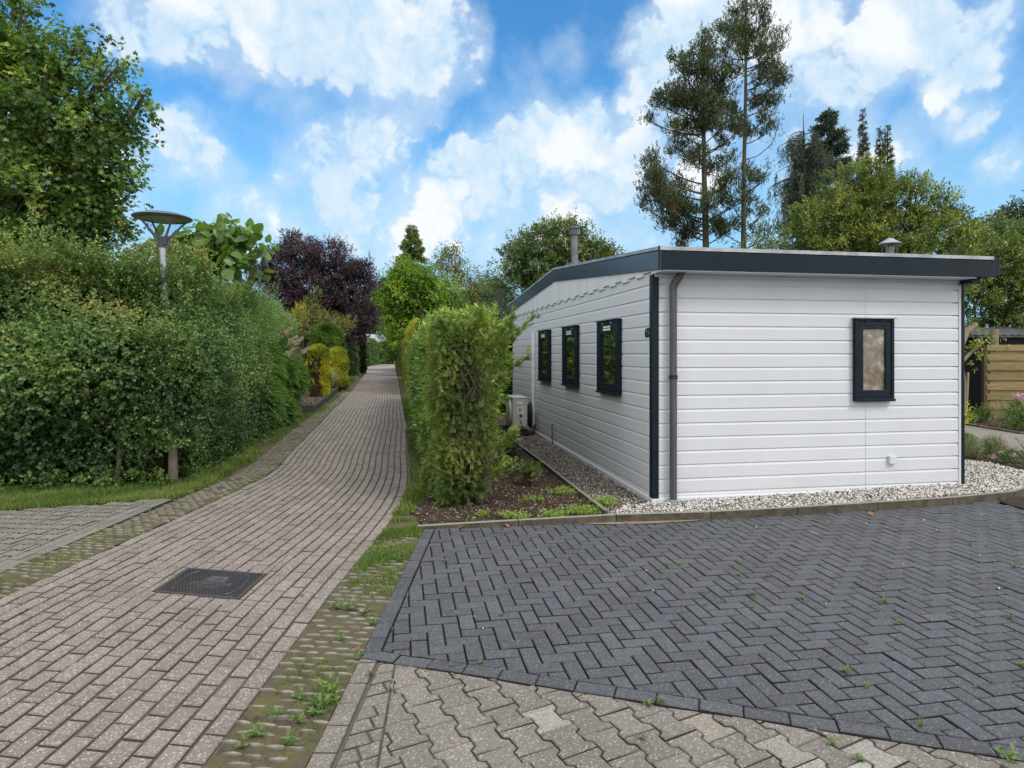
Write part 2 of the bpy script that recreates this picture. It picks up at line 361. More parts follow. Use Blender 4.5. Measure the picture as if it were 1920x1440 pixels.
def inset(poly, d):
    P_ = np.asarray(poly, float); n = len(P_); e = np.roll(P_, -1, 0) - P_
    L = np.linalg.norm(e, axis=1)
    if (L < 1e-5).any(): return None
    e = e / L[:, None]; nrm = np.stack([-e[:, 1], e[:, 0]], 1)
    res = []
    for i in range(n):
        a, b = i - 1, i
        n1, n2 = nrm[a], nrm[b]; c = 1 + n1 @ n2
        if c < 0.12: return None
        res.append(P_[i] + (n1 + n2) * d / c)
    return np.array(res)
def parea(p):
    p = np.asarray(p); x, y = p[:, 0], p[:, 1]; return .5 * np.sum(x * np.roll(y, -1) - np.roll(x, -1) * y)
def clip(poly, a, b, c):
    """keep a*x+b*y<=c"""
    o = []; n = len(poly)
    for i in range(n):
        p, q = poly[i], poly[(i + 1) % n]; dp = a * p[0] + b * p[1] - c; dq = a * q[0] + b * q[1] - c
        if dp <= 0: o.append(p)
        if dp * dq < 0: s = dp / (dp - dq); o.append((p[0] + (q[0] - p[0]) * s, p[1] + (q[1] - p[1]) * s))
    r_ = []
    for p in o:
        if not r_ or (abs(p[0] - r_[-1][0]) + abs(p[1] - r_[-1][1])) > 2e-3: r_.append(p)
    if len(r_) > 1 and (abs(r_[0][0] - r_[-1][0]) + abs(r_[0][1] - r_[-1][1])) < 2e-3: r_.pop()
    return r_
def paver(mb, poly, joint=.005, ch=.005, z=0.0, r=None, tilt=.0022, minarea=.00025):
    if len(poly) < 3: return
    if parea(poly) < 0: poly = poly[::-1]
    if parea(poly) < minarea: return
    o = inset(poly, joint / 2)
    if o is None or parea(o) < minarea * .3 or parea(o) > parea(poly): o = np.asarray(poly, float); o = o + (o.mean(0) - o) * .06
    i = inset(o, ch)
    if i is None or parea(i) < minarea * .10 or parea(i) > parea(o): i = o + (o.mean(0) - o) * .10
    n = len(o); c = o.mean(0)
    tx, ty, tz = random.gauss(0, tilt) / .1, random.gauss(0, tilt) / .1, random.gauss(0, .0014)
    h = lambda p, d: z + tz + (p[0] - c[0]) * tx * .5 + (p[1] - c[1]) * ty * .5 - d
    V = [(p[0], p[1], z - .05) for p in o] + [(p[0], p[1], h(p, ch * .8)) for p in o] + [(p[0], p[1], h(p, 0)) for p in i]
    fs = [(k, (k + 1) % n, n + (k + 1) % n, n + k) for k in range(n)] + [(n + k, n + (k + 1) % n, 2 * n + (k + 1) % n, 2 * n + k) for k in range(n)] + [tuple(range(2 * n, 3 * n))]
    mb.add(V, fs, random.random() if r is None else r)

# road: 20 courses of brick on edge joints running along the lane
MHQ = [(-2.405, 4.72), (-1.79, 4.60), (-1.79, 4.14), (-2.40, 4.27)]
MHX = [(-2.418, 4.255), (-1.775, 4.125), (-1.775, 4.612), (-2.422, 4.738)]
NC = 20; SH = -0.16
mb = MB(); bl = .183
ymax = 46
for k in range(NC):
    y = 0.9 + (bl / 2 if k % 2 else 0) + random.uniform(-.012, .012)
    while y < ymax:
        L = bl * random.uniform(.985, 1.015)
        if k % 2 == 0: pass
        ys = np.array([y, y + L])
        def pt(t, yy):
            yy2 = yy; a_, b_ = xl(yy2), xr(yy2); wob = .010 * math.sin(yy * .9 + 1.3) + .006 * math.sin(yy * 2.3)
            x = a_ + (b_ - a_) * t
            return (x + wob, yy + SH * (x - a_) * (1 if yy < 12 else max(0, 1 - (yy - 12) / 8)))
        t0, t1 = k / NC + .0010 + random.gauss(0, .0006), (k + 1) / NC - .0010 + random.gauss(0, .0006)
        q = [pt(t0, y), pt(t1, y), pt(t1, y + L), pt(t0, y + L)]
        cx = sum(p[0] for p in q) / 4; cy = sum(p[1] for p in q) / 4
        if -2.7 < cx < -1.5 and 3.9 < cy < 5.0:      # cut the bricks round the manhole cover
            rem = q
            for e in range(4):
                (ax, ay), (bx_, by_) = MHX[e], MHX[(e + 1) % 4]
                na, nb_ = by_ - ay, -(bx_ - ax)            # outward normal of a counter clockwise quad
                pc = clip(rem, -na, -nb_, -(na * ax + nb_ * ay))
                if len(pc) >= 3: paver(mb, pc, joint=.006, ch=.004, z=0.0)
                rem = clip(rem, na, nb_, na * ax + nb_ * ay)
                if len(rem) < 3: break
        else: paver(mb, q, joint=.011, ch=.0055, z=0.0, tilt=.003)
        y += L
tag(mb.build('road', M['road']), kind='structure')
ys = np.concatenate([np.linspace(.3, 14, 60), np.linspace(14.5, 130, 90)])
band = [(xl(y) if y < 70 else xl(70) - (y - 70) * .215, y) for y in ys] + [(xr(y) if y < 70 else xr(70) - (y - 70) * .195, y) for y in ys[::-1]]
sheet('road_bed', band, -0.0125, M['joint'])
far = [(xl(y) if y < 70 else xl(70) - (y - 70) * .215, y) for y in np.linspace(46, 112, 30)] + [(xr(y) if y < 70 else xr(70) - (y - 70) * .190, y) for y in np.linspace(112, 46, 30)]
def b_far(t, b):
    n = noise(t, .8, 4); t.links.new(ramp(t, n.outputs[0], [(.3, (.20, .175, .16)), (.7, (.26, .23, .21))]).outputs[0], b.inputs['Base Color'])
sheet('far_road', far, 0.0, mat('far_road_brick', rough=.9, build=b_far))

# grass grid strips on both sides of the road
def strip(name, fa, fb, y0, y1, ylump, seed, zoff=-.006):
    ys = np.linspace(y0, y1, int((y1 - y0) * 6))
    g = np.linspace(0, 1, 9)
    V = []; 
    for y in ys:
        for u in g: V.append((fa(y) + (fb(y) - fa(y)) * u, y, zoff))
    V = np.array(V); V[:, 2] += .006 * wave(V * [1, 1, 0], 3.0, seed)
    nx = len(g); idx = np.arange(len(V)).reshape(-1, nx)
    Fq = np.stack([idx[:-1, :-1], idx[:-1, 1:], idx[1:, 1:], idx[1:, :-1]], -1).reshape(-1, 4)
    o = raw_mesh(name, V, [Fq], M['moss']); tag(o, kind='structure')
    mb = MB(); y = y0; row = 0; rg = random.Random(seed)
    while y < ylump:
        w = fb(y) - fa(y); nl = 4
        for j in range(nl):
            x = fa(y) + w * (j + .30 + .4 * (row % 2) + rg.uniform(-.06, .06)) / nl
            if x > fb(y) - .03 or rg.random() < .14: continue
            lw, lh = rg.uniform(.036, .050), rg.uniform(.0062, .0100); yy = y + SH * (x - fa(y)) + rg.uniform(-.006, .006); rt = rg.uniform(-.2, .1); zz = rg.uniform(-.001, .005)
            pr = [(-1, .1), (-.6, -.45), (0, -1), (.5, -.75), (1, -.1), (.5, .5), (.05, .7), (-.5, .55)]
            ring = [(x + lw * a * math.cos(rt) - lh * b * math.sin(rt) + rg.uniform(-.006, .006), yy + lw * a * math.sin(rt) + lh * b * math.cos(rt) + rg.uniform(-.0032, .0032)) for a, b in pr]
            n = 8; V2 = [(p[0], p[1], -.03) for p in ring] + [(p[0], p[1], zz) for p in ring] + [(x + (p[0] - x) * .72, yy + (p[1] - yy) * .66, zz + .0045) for p in ring]
            mb.add(V2, [(k, (k + 1) % n, n + (k + 1) % n, n + k) for k in range(n)] + [(n + k, n + (k + 1) % n, 2 * n + (k + 1) % n, 2 * n + k) for k in range(n)] + [tuple(range(2 * n, 3 * n))], rg.random())
        y += .066; row += 1
    o2 = mb.build('grid_paver', M['lump']); tag(o2, kind='structure'); 
strip('grass_grid_strip', lambda y: float(xr(y)) + .004, lambda y: -.80 if y < 6 else float(xr(y)) + .36 - .1 * min(1, y - 6), .9, 7.2, 5.6, 3)
strip('grass_grid_strip', lambda y: float(xl(y)) - .42, lambda y: float(xl(y)) - .004, 2.2, 40, 26, 4)

# dark herringbone parking bay
sl = -0.30
def bl_out(x): return 3.335 + sl * (x + .80)
nb = np.array([-sl, 1.0]) / math.hypot(sl, 1)         # normal of the lower border (pointing away from the camera)
c_out = nb @ np.array([-.80, 3.335]); bw = .095
KP = np.array([(-.86, 5.752), (-.1, 5.85), (.94, 5.97), (1.84, 6.07), (2.6, 6.21), (3.35, 6.38), (4.0, 6.52), (4.6, 6.66), (5.1, 6.80), (5.45, 6.93), (5.75, 7.08), (6.1, 7.32), (6.4, 7.62), (6.58, 7.95)])
def kerb_y(x): return float(np.interp(x, KP[:, 0], KP[:, 1]))
mb = MB(); bs = .0955
for i in range(-60, 80):
    for j in range(-20, 30):
        for kind_ in (0, 1):
            # 90 degree herringbone lattice: pairs step by (1,1) and (2,-2)
            ox, oy = i + j * 2, i - j * 2
            if kind_ == 0: r0 = (ox, oy, 2, 1)
            else: r0 = (ox, oy + 1, 1, 2)
            cx, cy = (r0[0] + r0[2] / 2) * bs, (r0[1] + r0[3] / 2) * bs
            w = np.array([1.0, 4.0]) + EX * cx + EY * cy
            if not (-.95 < w[0] < 7.2 and w[1] < kerb_y(min(w[0], 6.5)) + .06 and w @ nb > c_out - .05): continue
            if w[0] > 5.25 and w[1] > 6.42: continue
            q = [np.array([1.0, 4.0]) + EX * (r0[0] + a * r0[2]) * bs + EY * (r0[1] + b * r0[3]) * bs for a, b in ((0, 0), (1, 0), (1, 1), (0, 1))]
            q = [tuple(p) for p in q]
            q = clip(q, -1, 0, .70)                      # left border
            q = clip(q, -nb[0], -nb[1], -(c_out + bw))    # lower border
            if len(q) >= 3: paver(mb, q, joint=.0085, ch=.0045, z=.002)
y = 3.37
while y < 5.76:
    L = .19 * random.uniform(.98, 1.02); paver(mb, [(-.80, y), (-.703, y), (-.703, min(y + L, 5.75)), (-.80, min(y + L, 5.75))], z=.003); y += L
s = 0; d = np.array([nb[1], -nb[0]])
p0 = np.array([-.80, 3.335])
while s < 5.5:
    L = .19; a_ = p0 + d * s; b_ = p0 + d * (s + L)
    paver(mb, [tuple(a_), tuple(b_), tuple(b_ + nb * bw), tuple(a_ + nb * bw)], z=.003); s += L
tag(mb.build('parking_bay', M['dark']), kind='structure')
sheet('parking_bay_bed', [(-.80, 3.335), (7.2, bl_out(7.2)), (7.2, 6.40), (5.22, 6.40), (5.22, 6.95)] + [tuple(p) for p in KP[7::-1]], -.014, M['darkjoint'])

# zigzag concrete pavers in the foreground
A26 = R(27); U = np.array([math.cos(A26), math.sin(A26)]); Vv = np.array([math.sin(A26), -math.cos(A26)])
Pu, Pv, dz = .148, .180, .0125
def zprof(v):            # trapezoid wave, period Pv
    f = (v / Pv) % 1.0
    k = [(0, 1), (.20, 1), (.30, -1), (.70, -1), (.80, 1), (1, 1)]
    return np.interp(f, [a for a, b in k], [b for a, b in k])
vs = [0, .20, .30, .70, .80, 1.0]
mb = MB(); org = np.array([-.555, 3.03])
for i in range(-30, 30):
    for j in range(-30, 30):
        v0 = (j + (.5 if i % 2 else 0)) * Pv
        sg = 1 if i % 2 == 0 else -1
        right = [((i + 1) * Pu + sg * dz * zprof(v0 + f * Pv), v0 + f * Pv) for f in vs]
        left = [(i * Pu - sg * dz * zprof(v0 + f * Pv), v0 + f * Pv) for f in vs]
        poly = right + left[::-1]
        q = [tuple(org + U * a + Vv * b) for a, b in poly]
        cx = np.mean([p[0] for p in q]); cy = np.mean([p[1] for p in q])
        if not (-.9 < cx < 3.2 and 1.2 < cy < 3.5): continue
        q = clip(q, -1, -.10, .575 - .30); q = clip(q, nb[0], nb[1], c_out - .003)
        # a repaired patch of lighter and newer stones along the bay
        dd = c_out - np.array([cx, cy]) @ nb; x_ = cx
        rr = random.uniform(.0, .72)
        if .06 < dd < .36 and -.15 < x_ < 1.45 and random.random() < .5: rr = random.choice([.88, .93, .99, .97, .84])
        if len(q) >= 3: paver(mb, q, joint=.006, ch=.005, z=-.002, r=rr, tilt=.004)
for j in range(-30, 30):            # cut pieces between the edge column and the zigzag field
    v = j * Pv / 2; us = [-3, 3]
    q = [tuple(org + U * a + Vv * b) for a, b in ((-3, v), (3, v), (3, v + Pv / 2), (-3, v + Pv / 2))]
    q = clip(q, -1, 0, .688); q = clip(q, 1, .10, -.575 + .30); q = clip(q, nb[0], nb[1], c_out - .003); q = clip(q, 0, -1, -1.2)
    if len(q) < 3: continue
    if random.random() < .45:
        cxm = np.mean([p[0] for p in q]) + random.uniform(-.03, .03); cym = np.mean([p[1] for p in q]); k_ = U[0] * cxm + U[1] * cym
        for sg in (1, -1):
            q2 = clip(q, sg * U[0], sg * U[1], sg * k_)
            if len(q2) >= 3: paver(mb, q2, joint=.008, ch=.005, z=-.003, r=random.uniform(0, .6), tilt=.004)
    else: paver(mb, q, joint=.008, ch=.005, z=-.003, r=random.uniform(0, .6), tilt=.004)
y = 1.3
while y < 3.32:
    L = random.uniform(.165, .205); paver(mb, [(-.80, y), (-.70, y), (-.70, min(y + L, 3.30)), (-.80, min(y + L, 3.335))], z=0, joint=.006, r=random.uniform(.1, .6)); y += L
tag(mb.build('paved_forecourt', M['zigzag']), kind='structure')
sheet('forecourt_bed', [(-.80, 1.0), (6, 1.0), (6, bl_out(6)), (-.80, 3.335)], -.012, M['joint'])

# grey side path on the left
LP = [(-3.72, 4.3), (-3.72, 6.98), (-3.95, 6.93), (-4.4, 6.74), (-5.15, 6.42), (-6.2, 6.05), (-8.5, 5.4), (-11, 4.9), (-11, 1.5), (-3.74, 1.5)]
mb = MB(); Pu, Pv, dz = .150, .160, .012
U = np.array([0.09, 1.0]); U /= np.linalg.norm(U); Vv = np.array([-U[1], U[0]])
for i in range(-22, 24):
    for j in range(-4, 44):
        v0 = (j + (.5 if i % 2 else 0)) * Pv; sg = 1 if i % 2 == 0 else -1
        right = [((i + 1) * Pu + sg * dz * zprof(v0 + f * Pv), v0 + f * Pv) for f in vs]
        left = [(i * Pu - sg * dz * zprof(v0 + f * Pv), v0 + f * Pv) for f in vs]
        q = [tuple(np.array([-3.92, 5.0]) + U * a + Vv * b) for a, b in right + left[::-1]]
        cx = np.mean([p[0] for p in q]); cy = np.mean([p[1] for p in q])
        ytop = np.interp(-cx, [3.72, 3.95, 4.4, 5.15, 6.2, 8.5, 11], [6.98, 6.93, 6.74, 6.42, 6.05, 5.4, 4.9])
        if cx > -3.7 or cy > ytop + .02 or cy < 2.4: continue
        q = clip(q, 1, 0, -3.92)
        if len(q) >= 3: paver(mb, q, joint=.016, ch=.005, z=-.001)
y = 2.4
while y < 6.95:
    L = .19; paver(mb, [(-3.82, y), (-3.725, y), (-3.725, y + L), (-3.82, y + L)], z=0); paver(mb, [(-3.92, y + .05), (-3.82, y + .05), (-3.82, y + .05 + L * .5), (-3.92, y + .05 + L * .5)], z=0); paver(mb, [(-3.92, y + .05 + L * .5), (-3.82, y + .05 + L * .5), (-3.82, y + .05 + L), (-3.92, y + .05 + L)], z=0); y += L
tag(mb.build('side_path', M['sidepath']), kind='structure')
sheet('side_path_bed', LP, -.022, M['darkjoint'])

# verges, beds
HC = np.array([-4.06, 7.78])                       # corner of the left hedge
def hp(a, b): return tuple(HC + EX * a + EY * b)
sheet('verge', [(-3.40, 6.98), (-3.36, 8.2), (-3.48, 9.0), (-3.70, 10.2), (-4.25, 13), (-5.7, 20.7), (-6.9, 26.8), (-10.7, 45), (-20, 80), (-24, 80), (-16, 45), (-9, 20), (-14, 9), (-14, 4.6), (-8.5, 5.4), (-6.2, 6.05), (-5.15, 6.42), (-4.4, 6.74), (-3.95, 6.93)], -.016, M['moss'])
sheet('verge', [(-.83, 5.75), (-.9, 6.2), (-1.16, 6.4), (-1.2, 7.6), (-1.38, 8.73), (-1.6, 10), (-2.25, 13.8), (-4.25, 24.4), (-8.1, 45), (-12.5, 70), (-9, 70), (-3, 24), (-.6, 9), (-.2, 6.5)], -.0135, M['moss'])
kb = [tuple(p) for p in KP]
house_o = np.array([1.50, 6.73])
def hh(a, b): return tuple(house_o + EX * a + EY * b)
sheet('flower_bed', [(-.80, 5.77)] + kb[1:3] + [(.93, 6.05), hh(-.676, -.38), hh(-.676, 6.5), hh(-1.6, 8), (-2.2, 13), (-1.1, 8), (-.95, 6.3)], .016, M['soil'])
gz = .05
sheet('white_gravel', [(.90, 6.02)] + [(p[0] - .01, p[1] + .03) for p in KP[3:]] + [(6.62, 8.3), (6.66, 8.8), (6.45, 9.08), (5.9, 10.4), hh(3.9, 3), hh(3.6, .3), hh(.3, .3), hh(-.02, .1), hh(-.676, -.12), hh(-.676, -.45)], -.004, M['gravelbase'])
sheet('brown_gravel', [hh(-.66, -.12), hh(.05, -.02), hh(.05, 9.5), hh(-1.9, 9.5), hh(-1.9, 5.8), hh(-.66, 5.6)], -.002, M['gravelbrown'])
sheet('garden_bed', [(6.46, 9.07), (6.66, 8.79), (6.62, 8.21), (6.56, 7.6), (9.5, 7.6), (9.2, 10.0), (7.91, 10.18), (7.71, 10.7), (6.9, 11.6), (5.9, 10.6)], .012, M['soil'])
sheet('garden_path', [(7.69, 10.7), (7.91, 10.16), (8.6, 9.9), (12, 9.6), (12, 12.3), (9.9, 12.36), (9.95, 14.05), (8.5, 16), (6.2, 14.5)], .020, M['pathgravel'])
sheet('garden_bed', [(9.92, 12.36), (16, 12.0), (22, 16), (20, 19), (8, 19), (8.3, 16), (9.95, 14.0)], .024, M['soil'])
sheet('soil_patch', [(5.22, 6.42), (7.5, 6.2), (7.5, 7.6), (6.45, 7.6), (6.1, 7.28), (5.75, 7.05), (5.45, 6.9), (5.22, 6.82)], .012, M['soil'])
sheet('sand_spill', [(.55, 5.945), (.9, 5.90), (1.3, 5.93), (1.75, 6.03), (1.84, 6.07), (.94, 5.97)], .009, M['sandy'])

# kerb of the gravel and bed
def ribbon(name, pts, w, z0, z1, m, label, cat, n_out=1, jointed=None):
    pts = np.asarray(pts, float); tg = unit(np.gradient(pts, axis=0)); nr = np.stack([-tg[:, 1], tg[:, 0]], 1)
    z1 = np.broadcast_to(np.asarray(z1, float), (len(pts),))
    mb = MB(); a = pts; b = pts + nr * w
    for i in range(len(pts) - 1):
        V = [(*a[i], z0), (*a[i + 1], z0), (*b[i + 1], z0), (*b[i], z0), (*a[i], z1[i]), (*a[i + 1], z1[i + 1]), (*b[i + 1], z1[i + 1]), (*b[i], z1[i])]
        mb.add(V, [(0, 1, 5, 4), (1, 2, 6, 5), (2, 3, 7, 6), (3, 0, 4, 7), (4, 5, 6, 7)])
    o = mb.build(name, m, bevel=.004); tag(o, label, cat); return o
def stones(pts, L):
    pts = np.asarray(pts, float); s = np.concatenate([[0], np.cumsum(np.linalg.norm(np.diff(pts, axis=0), axis=1))]); res = []
    q = 0
    while q < s[-1] - .05:
        e = min(q + L - .006, s[-1]); res.append(np.stack([np.interp([q, e], s, pts[:, k]) for k in (0, 1)], 1)); q += L
    return res
kroot = thing('kerb', 'low mossy concrete kerb between the dark paved bay and the white gravel', 'kerb', (0, 0, 0))
for k, st in enumerate(stones(KP, .93)):
    mb = MB(); t_ = st[1] - st[0]; t_ /= np.linalg.norm(t_); nrm = np.array([-t_[1], t_[0]]) * .055
    za, zb = [float(np.interp(x, [-.8, .3, 1.0, 6], [.030, .060, .078, .085])) for x in st[:, 0]]
    V = [(*st[0], -.05), (*st[1], -.05), (*(st[1] + nrm), -.05), (*(st[0] + nrm), -.05), (*st[0], za), (*st[1], zb), (*(st[1] + nrm), zb), (*(st[0] + nrm), za)]
    mb.add(V, [(0, 1, 5, 4), (1, 2, 6, 5), (2, 3, 7, 6), (3, 0, 4, 7), (4, 5, 6, 7)]); mb.build('kerb_stone', M['kerb'], kroot, bevel=.006)
ribbon('edging_board', [hh(-.676, -.40), hh(-.68, 1), hh(-.67, 2.5), hh(-.685, 4), hh(-.676, 5.55)], -.035, -.02, .062, M['kerb'], 'thin weathered board edging between the soil bed and the brown gravel', 'edging')
ribbon('edging_strip', [(6.50, 9.30), (6.46, 9.07), (6.62, 8.85), (6.66, 8.60), (6.63, 8.21), (6.60, 7.95)][::-1], .05, -.02, .075, M['kerb'], 'curved concrete edging between white gravel and the right garden bed', 'edging')
ribbon('edging_strip', [(7.71, 10.7), (7.80, 10.4), (7.91, 10.17), (8.6, 9.9), (9.4, 9.75)][::-1], .05, -.02, .06, M['kerb'], 'grey edging at the near side of the garden path by the lavender mound', 'edging')
ribbon('edging_strip', [(9.96, 14.05), (9.93, 13.2), (9.9, 12.36), (11, 12.2), (12.5, 12.1)], .05, -.02, .06, M['kerb'], 'pale edging at the far side of the garden path below the wooden fence', 'edging')

# ------------------------------------------------------------------ pebbles, chips
def pip(poly, p):
    poly = np.asarray(poly); x, y = p[:, 0], p[:, 1]; ins = np.zeros(len(p), bool); j = len(poly) - 1
    for i in range(len(poly)):
        xi, yi = poly[i]; xj, yj = poly[j]
        c = ((yi > y) != (yj > y)) & (x < (xj - xi) * (y - yi) / (yj - yi + 1e-12) + xi); ins ^= c; j = i
    return ins
def scatter(poly, dens):
    poly = np.asarray(poly); lo, hi = poly.min(0), poly.max(0); n = int((hi - lo).prod() * dens)
    p = lo + rng.random((n, 2)) * (hi - lo); return p[pip(poly, p)]
OCT = unit(np.array([(1, 0, 0), (0, 1, 0), (-1, 0, 0), (0, -1, 0), (0, 0, 1), (0, 0, -1)]))
OF = np.array([(0, 1, 4), (1, 2, 4), (2, 3, 4), (3, 0, 4), (1, 0, 5), (2, 1, 5), (3, 2, 5), (0, 3, 5)])
def pebbles(name, p, z, s0, s1, m, kind='stuff', flat=.7, label=None, cat=None, zj=.004, parent=None, long=1.0):
    n = len(p); s = s0 + (s1 - s0) * rng.random(n) ** 1.5
    an = rng.random(n) * 6.28; ca, sa = np.cos(an), np.sin(an)
    v = OCT[None] * (.75 + .5 * rng.random((n, 6, 1))) * np.stack([s * long, s * .8, s * flat], 1)[:, None]
    tl = rng.normal(0, .35, n)
    x = v[:, :, 0] * ca[:, None] - v[:, :, 1] * sa[:, None]; y = v[:, :, 0] * sa[:, None] + v[:, :, 1] * ca[:, None]; zz = v[:, :, 2] + x * tl[:, None]
    V = np.stack([x + p[:, :1], y + p[:, 1:2], zz + np.asarray(z).reshape(-1, 1) + rng.normal(0, zj, n)[:, None]], -1).reshape(-1, 3)
    Fc = (OF[None] + (np.arange(n) * 6)[:, None, None]).reshape(-1, 3)
    o = raw_mesh(name, V, [Fc], m, parent, np.repeat(rng.random(n), 6)); 
    return tag(o, label, cat, kind=kind)
wg = [(.93, 6.03)] + [(p[0] - .01, p[1] + .06) for p in KP[3:]] + [(6.62, 8.3), (6.64, 8.8), (6.4, 9.08), (5.9, 10.0), hh(3.85, 2.5), hh(3.76, 0), hh(-.03, -.03), hh(-.35, -.05), hh(-.66, -.42)]
def gtop(p): return .016 + np.clip((p[:, 0] - 1.0) * .018, 0, .065) + .03 * np.exp(-np.abs(p[:, 1] - np.array([kerb_y(x) for x in p[:, 0]])) / .12)
p = scatter(wg, 3000); pebbles('white_gravel', p, gtop(p) - .006, .008, .019, M['pebble'], label='white and grey pebbles spread along the foot of the white chalet', cat='gravel', zj=.007)
bgp = [hh(-.66, -.35), hh(-.03, .0), hh(-.03, 9), hh(-1.7, 9), hh(-1.7, 6), hh(-.66, 5.6)]
p = scatter(bgp, 2600); pebbles('brown_gravel', p, .010, .008, .018, M['pebbleb'], label='brown and grey gravel strip beside the gable wall', cat='gravel', zj=.006)
# ------------------------------------------------------------------ the white chalet
def b_siding(t, b):
    tcn = N(t, 'ShaderNodeTexCoord'); mp = N(t, 'ShaderNodeMapping'); t.links.new(tcn.outputs['Object'], mp.inputs['Vector'])
    mp.inputs['Scale'].default_value = (.9, 3, 9)
    n = noise(t, 2.2, 5, .6, mp.outputs[0])
    wv = N(t, 'ShaderNodeTexWave', wave_type='RINGS', rings_direction='Y'); wv.inputs['Scale'].default_value = 1.5; wv.inputs['Distortion'].default_value = 9; wv.inputs['Detail'].default_value = 3; wv.inputs['Detail Scale'].default_value = 1.2
    t.links.new(mp.outputs[0], wv.inputs['Vector'])
    mp2 = N(t, 'ShaderNodeMapping'); t.links.new(tcn.outputs['Object'], mp2.inputs['Vector']); mp2.inputs['Scale'].default_value = (6, 6, 170)
    n3 = noise(t, 1.0, 4, .6, mp2.outputs[0])
    ad = N(t, 'ShaderNodeMath', operation='MULTIPLY_ADD'); t.links.new(wv.outputs['Fac'], ad.inputs[0]); ad.inputs[1].default_value = .55; t.links.new(n3.outputs[0], ad.inputs[2])
    n4 = noise(t, 1.3, 5, .6)
    c = ramp(t, n4.outputs[0], [(.3, (.505, .520, .560)), (.7, (.550, .566, .606))]).outputs[0]
    # rain splash dirt low on the boards
    sp = N(t, 'ShaderNodeSeparateXYZ'); t.links.new(tcn.outputs['Object'], sp.inputs[0])
    mr = N(t, 'ShaderNodeMapRange'); t.links.new(sp.outputs['Z'], mr.inputs['Value']); mr.inputs['From Min'].default_value = .38; mr.inputs['From Max'].default_value = .0; mr.inputs['To Max'].default_value = .35
    mm = N(t, 'ShaderNodeMath', operation='MULTIPLY'); t.links.new(mr.outputs[0], mm.inputs[0]); t.links.new(ramp(t, n.outputs[0], [(.35, (0, 0, 0)), (.7, (1, 1, 1))]).outputs[0], mm.inputs[1])
    c = mixc(t, mm.outputs[0], c, (.40, .38, .33))
    t.links.new(c, b.inputs['Base Color']); bump(t, b, ad.outputs[0], .20, .0035)
M['siding'] = mat('white_siding', rough=.55, spec=.35, build=b_siding)
def b_anth(t, b):
    n = noise(t, 3, 5); t.links.new(ramp(t, n.outputs[0], [(.3, (.006, .012, .020)), (.7, (.010, .018, .028))]).outputs[0], b.inputs['Base Color'])
    n2 = noise(t, 25, 4); t.links.new(ramp(t, n2.outputs[0], [(.3, (.30, .30, .30)), (.7, (.46, .46, .46))]).outputs[0], b.inputs['Roughness'])
M['anth'] = mat('anthracite_paint', spec=.14, build=b_anth)
def b_alu(t, b):
    n = noise(t, 4, 6, .7); t.links.new(ramp(t, n.outputs[0], [(.35, (.22, .235, .25)), (.6, (.38, .395, .41)), (.75, (.29, .30, .315))]).outputs[0], b.inputs['Base Color'])
M['alu'] = mat('roof_edge_aluminium', rough=.45, metal=.6, build=b_alu)
M['felt'] = soilmat('roof_felt', [(.3, (.06, .06, .062)), (.7, (.11, .11, .115))], 6, 90, .4, .003)
def b_pipe(t, b):
    tcn = N(t, 'ShaderNodeTexCoord'); mp = N(t, 'ShaderNodeMapping'); t.links.new(tcn.outputs['Object'], mp.inputs['Vector']); mp.inputs['Scale'].default_value = (14, 14, .8)
    n = noise(t, 3, 4, .6, mp.outputs[0]); t.links.new(ramp(t, n.outputs[0], [(.3, (.040, .041, .048)), (.6, (.072, .072, .082)), (.8, (.11, .11, .125))]).outputs[0], b.inputs['Base Color'])
M['pipe'] = mat('grey_pvc_pipe', rough=.5, build=b_pipe)
M['plinth'] = mat('white_plinth', (.52, .535, .57), .6, .3)
M['whitepvc'] = mat('white_pvc', (.78, .79, .82), .4)
M['black'] = mat('black_rubber', (.012, .012, .014), .5)
M['number'] = mat('black_number', (.010, .010, .012), .4)
M['glass'] = mat('dark_window_glass', (.012, .016, .015), .012, 1.0, coat=1.0)
M['rubber'] = M['black']
def b_blind(t, b):
    n = noise(t, 9, 6, .7); n2 = noise(t, 70, 4, .7)
    c = ramp(t, n.outputs[0], [(.34, (.075, .055, .036)), (.47, (.17, .135, .10)), (.56, (.24, .20, .155)), (.66, (.46, .44, .40))]).outputs[0]
    c = mixc(t, ramp(t, n2.outputs[0], [(.4, (0, 0, 0)), (.7, (.6, .6, .6))]).outputs[0], c, (.10, .08, .06)); t.links.new(c, b.inputs['Base Color']); bump(t, b, n2.outputs[0], .3, .004)
M['blind'] = mat('obscured_glass_with_brown_blind', rough=.25, spec=.6, build=b_blind, coat=.4)
M['galv'] = mat('galvanised_steel', rough=.5, metal=.35, build=lambda t, b: t.links.new(ramp(t, noise(t, 18, 4).outputs[0], [(.3, (.26, .29, .33)), (.7, (.40, .43, .47))]).outputs[0], b.inputs['Base Color']))
M['zinc'] = mat('chimney_steel', rough=.42, metal=.7, build=lambda t, b: t.links.new(ramp(t, noise(t, 6, 4).outputs[0], [(.3, (.10, .105, .115)), (.7, (.18, .185, .20))]).outputs[0], b.inputs['Base Color']))

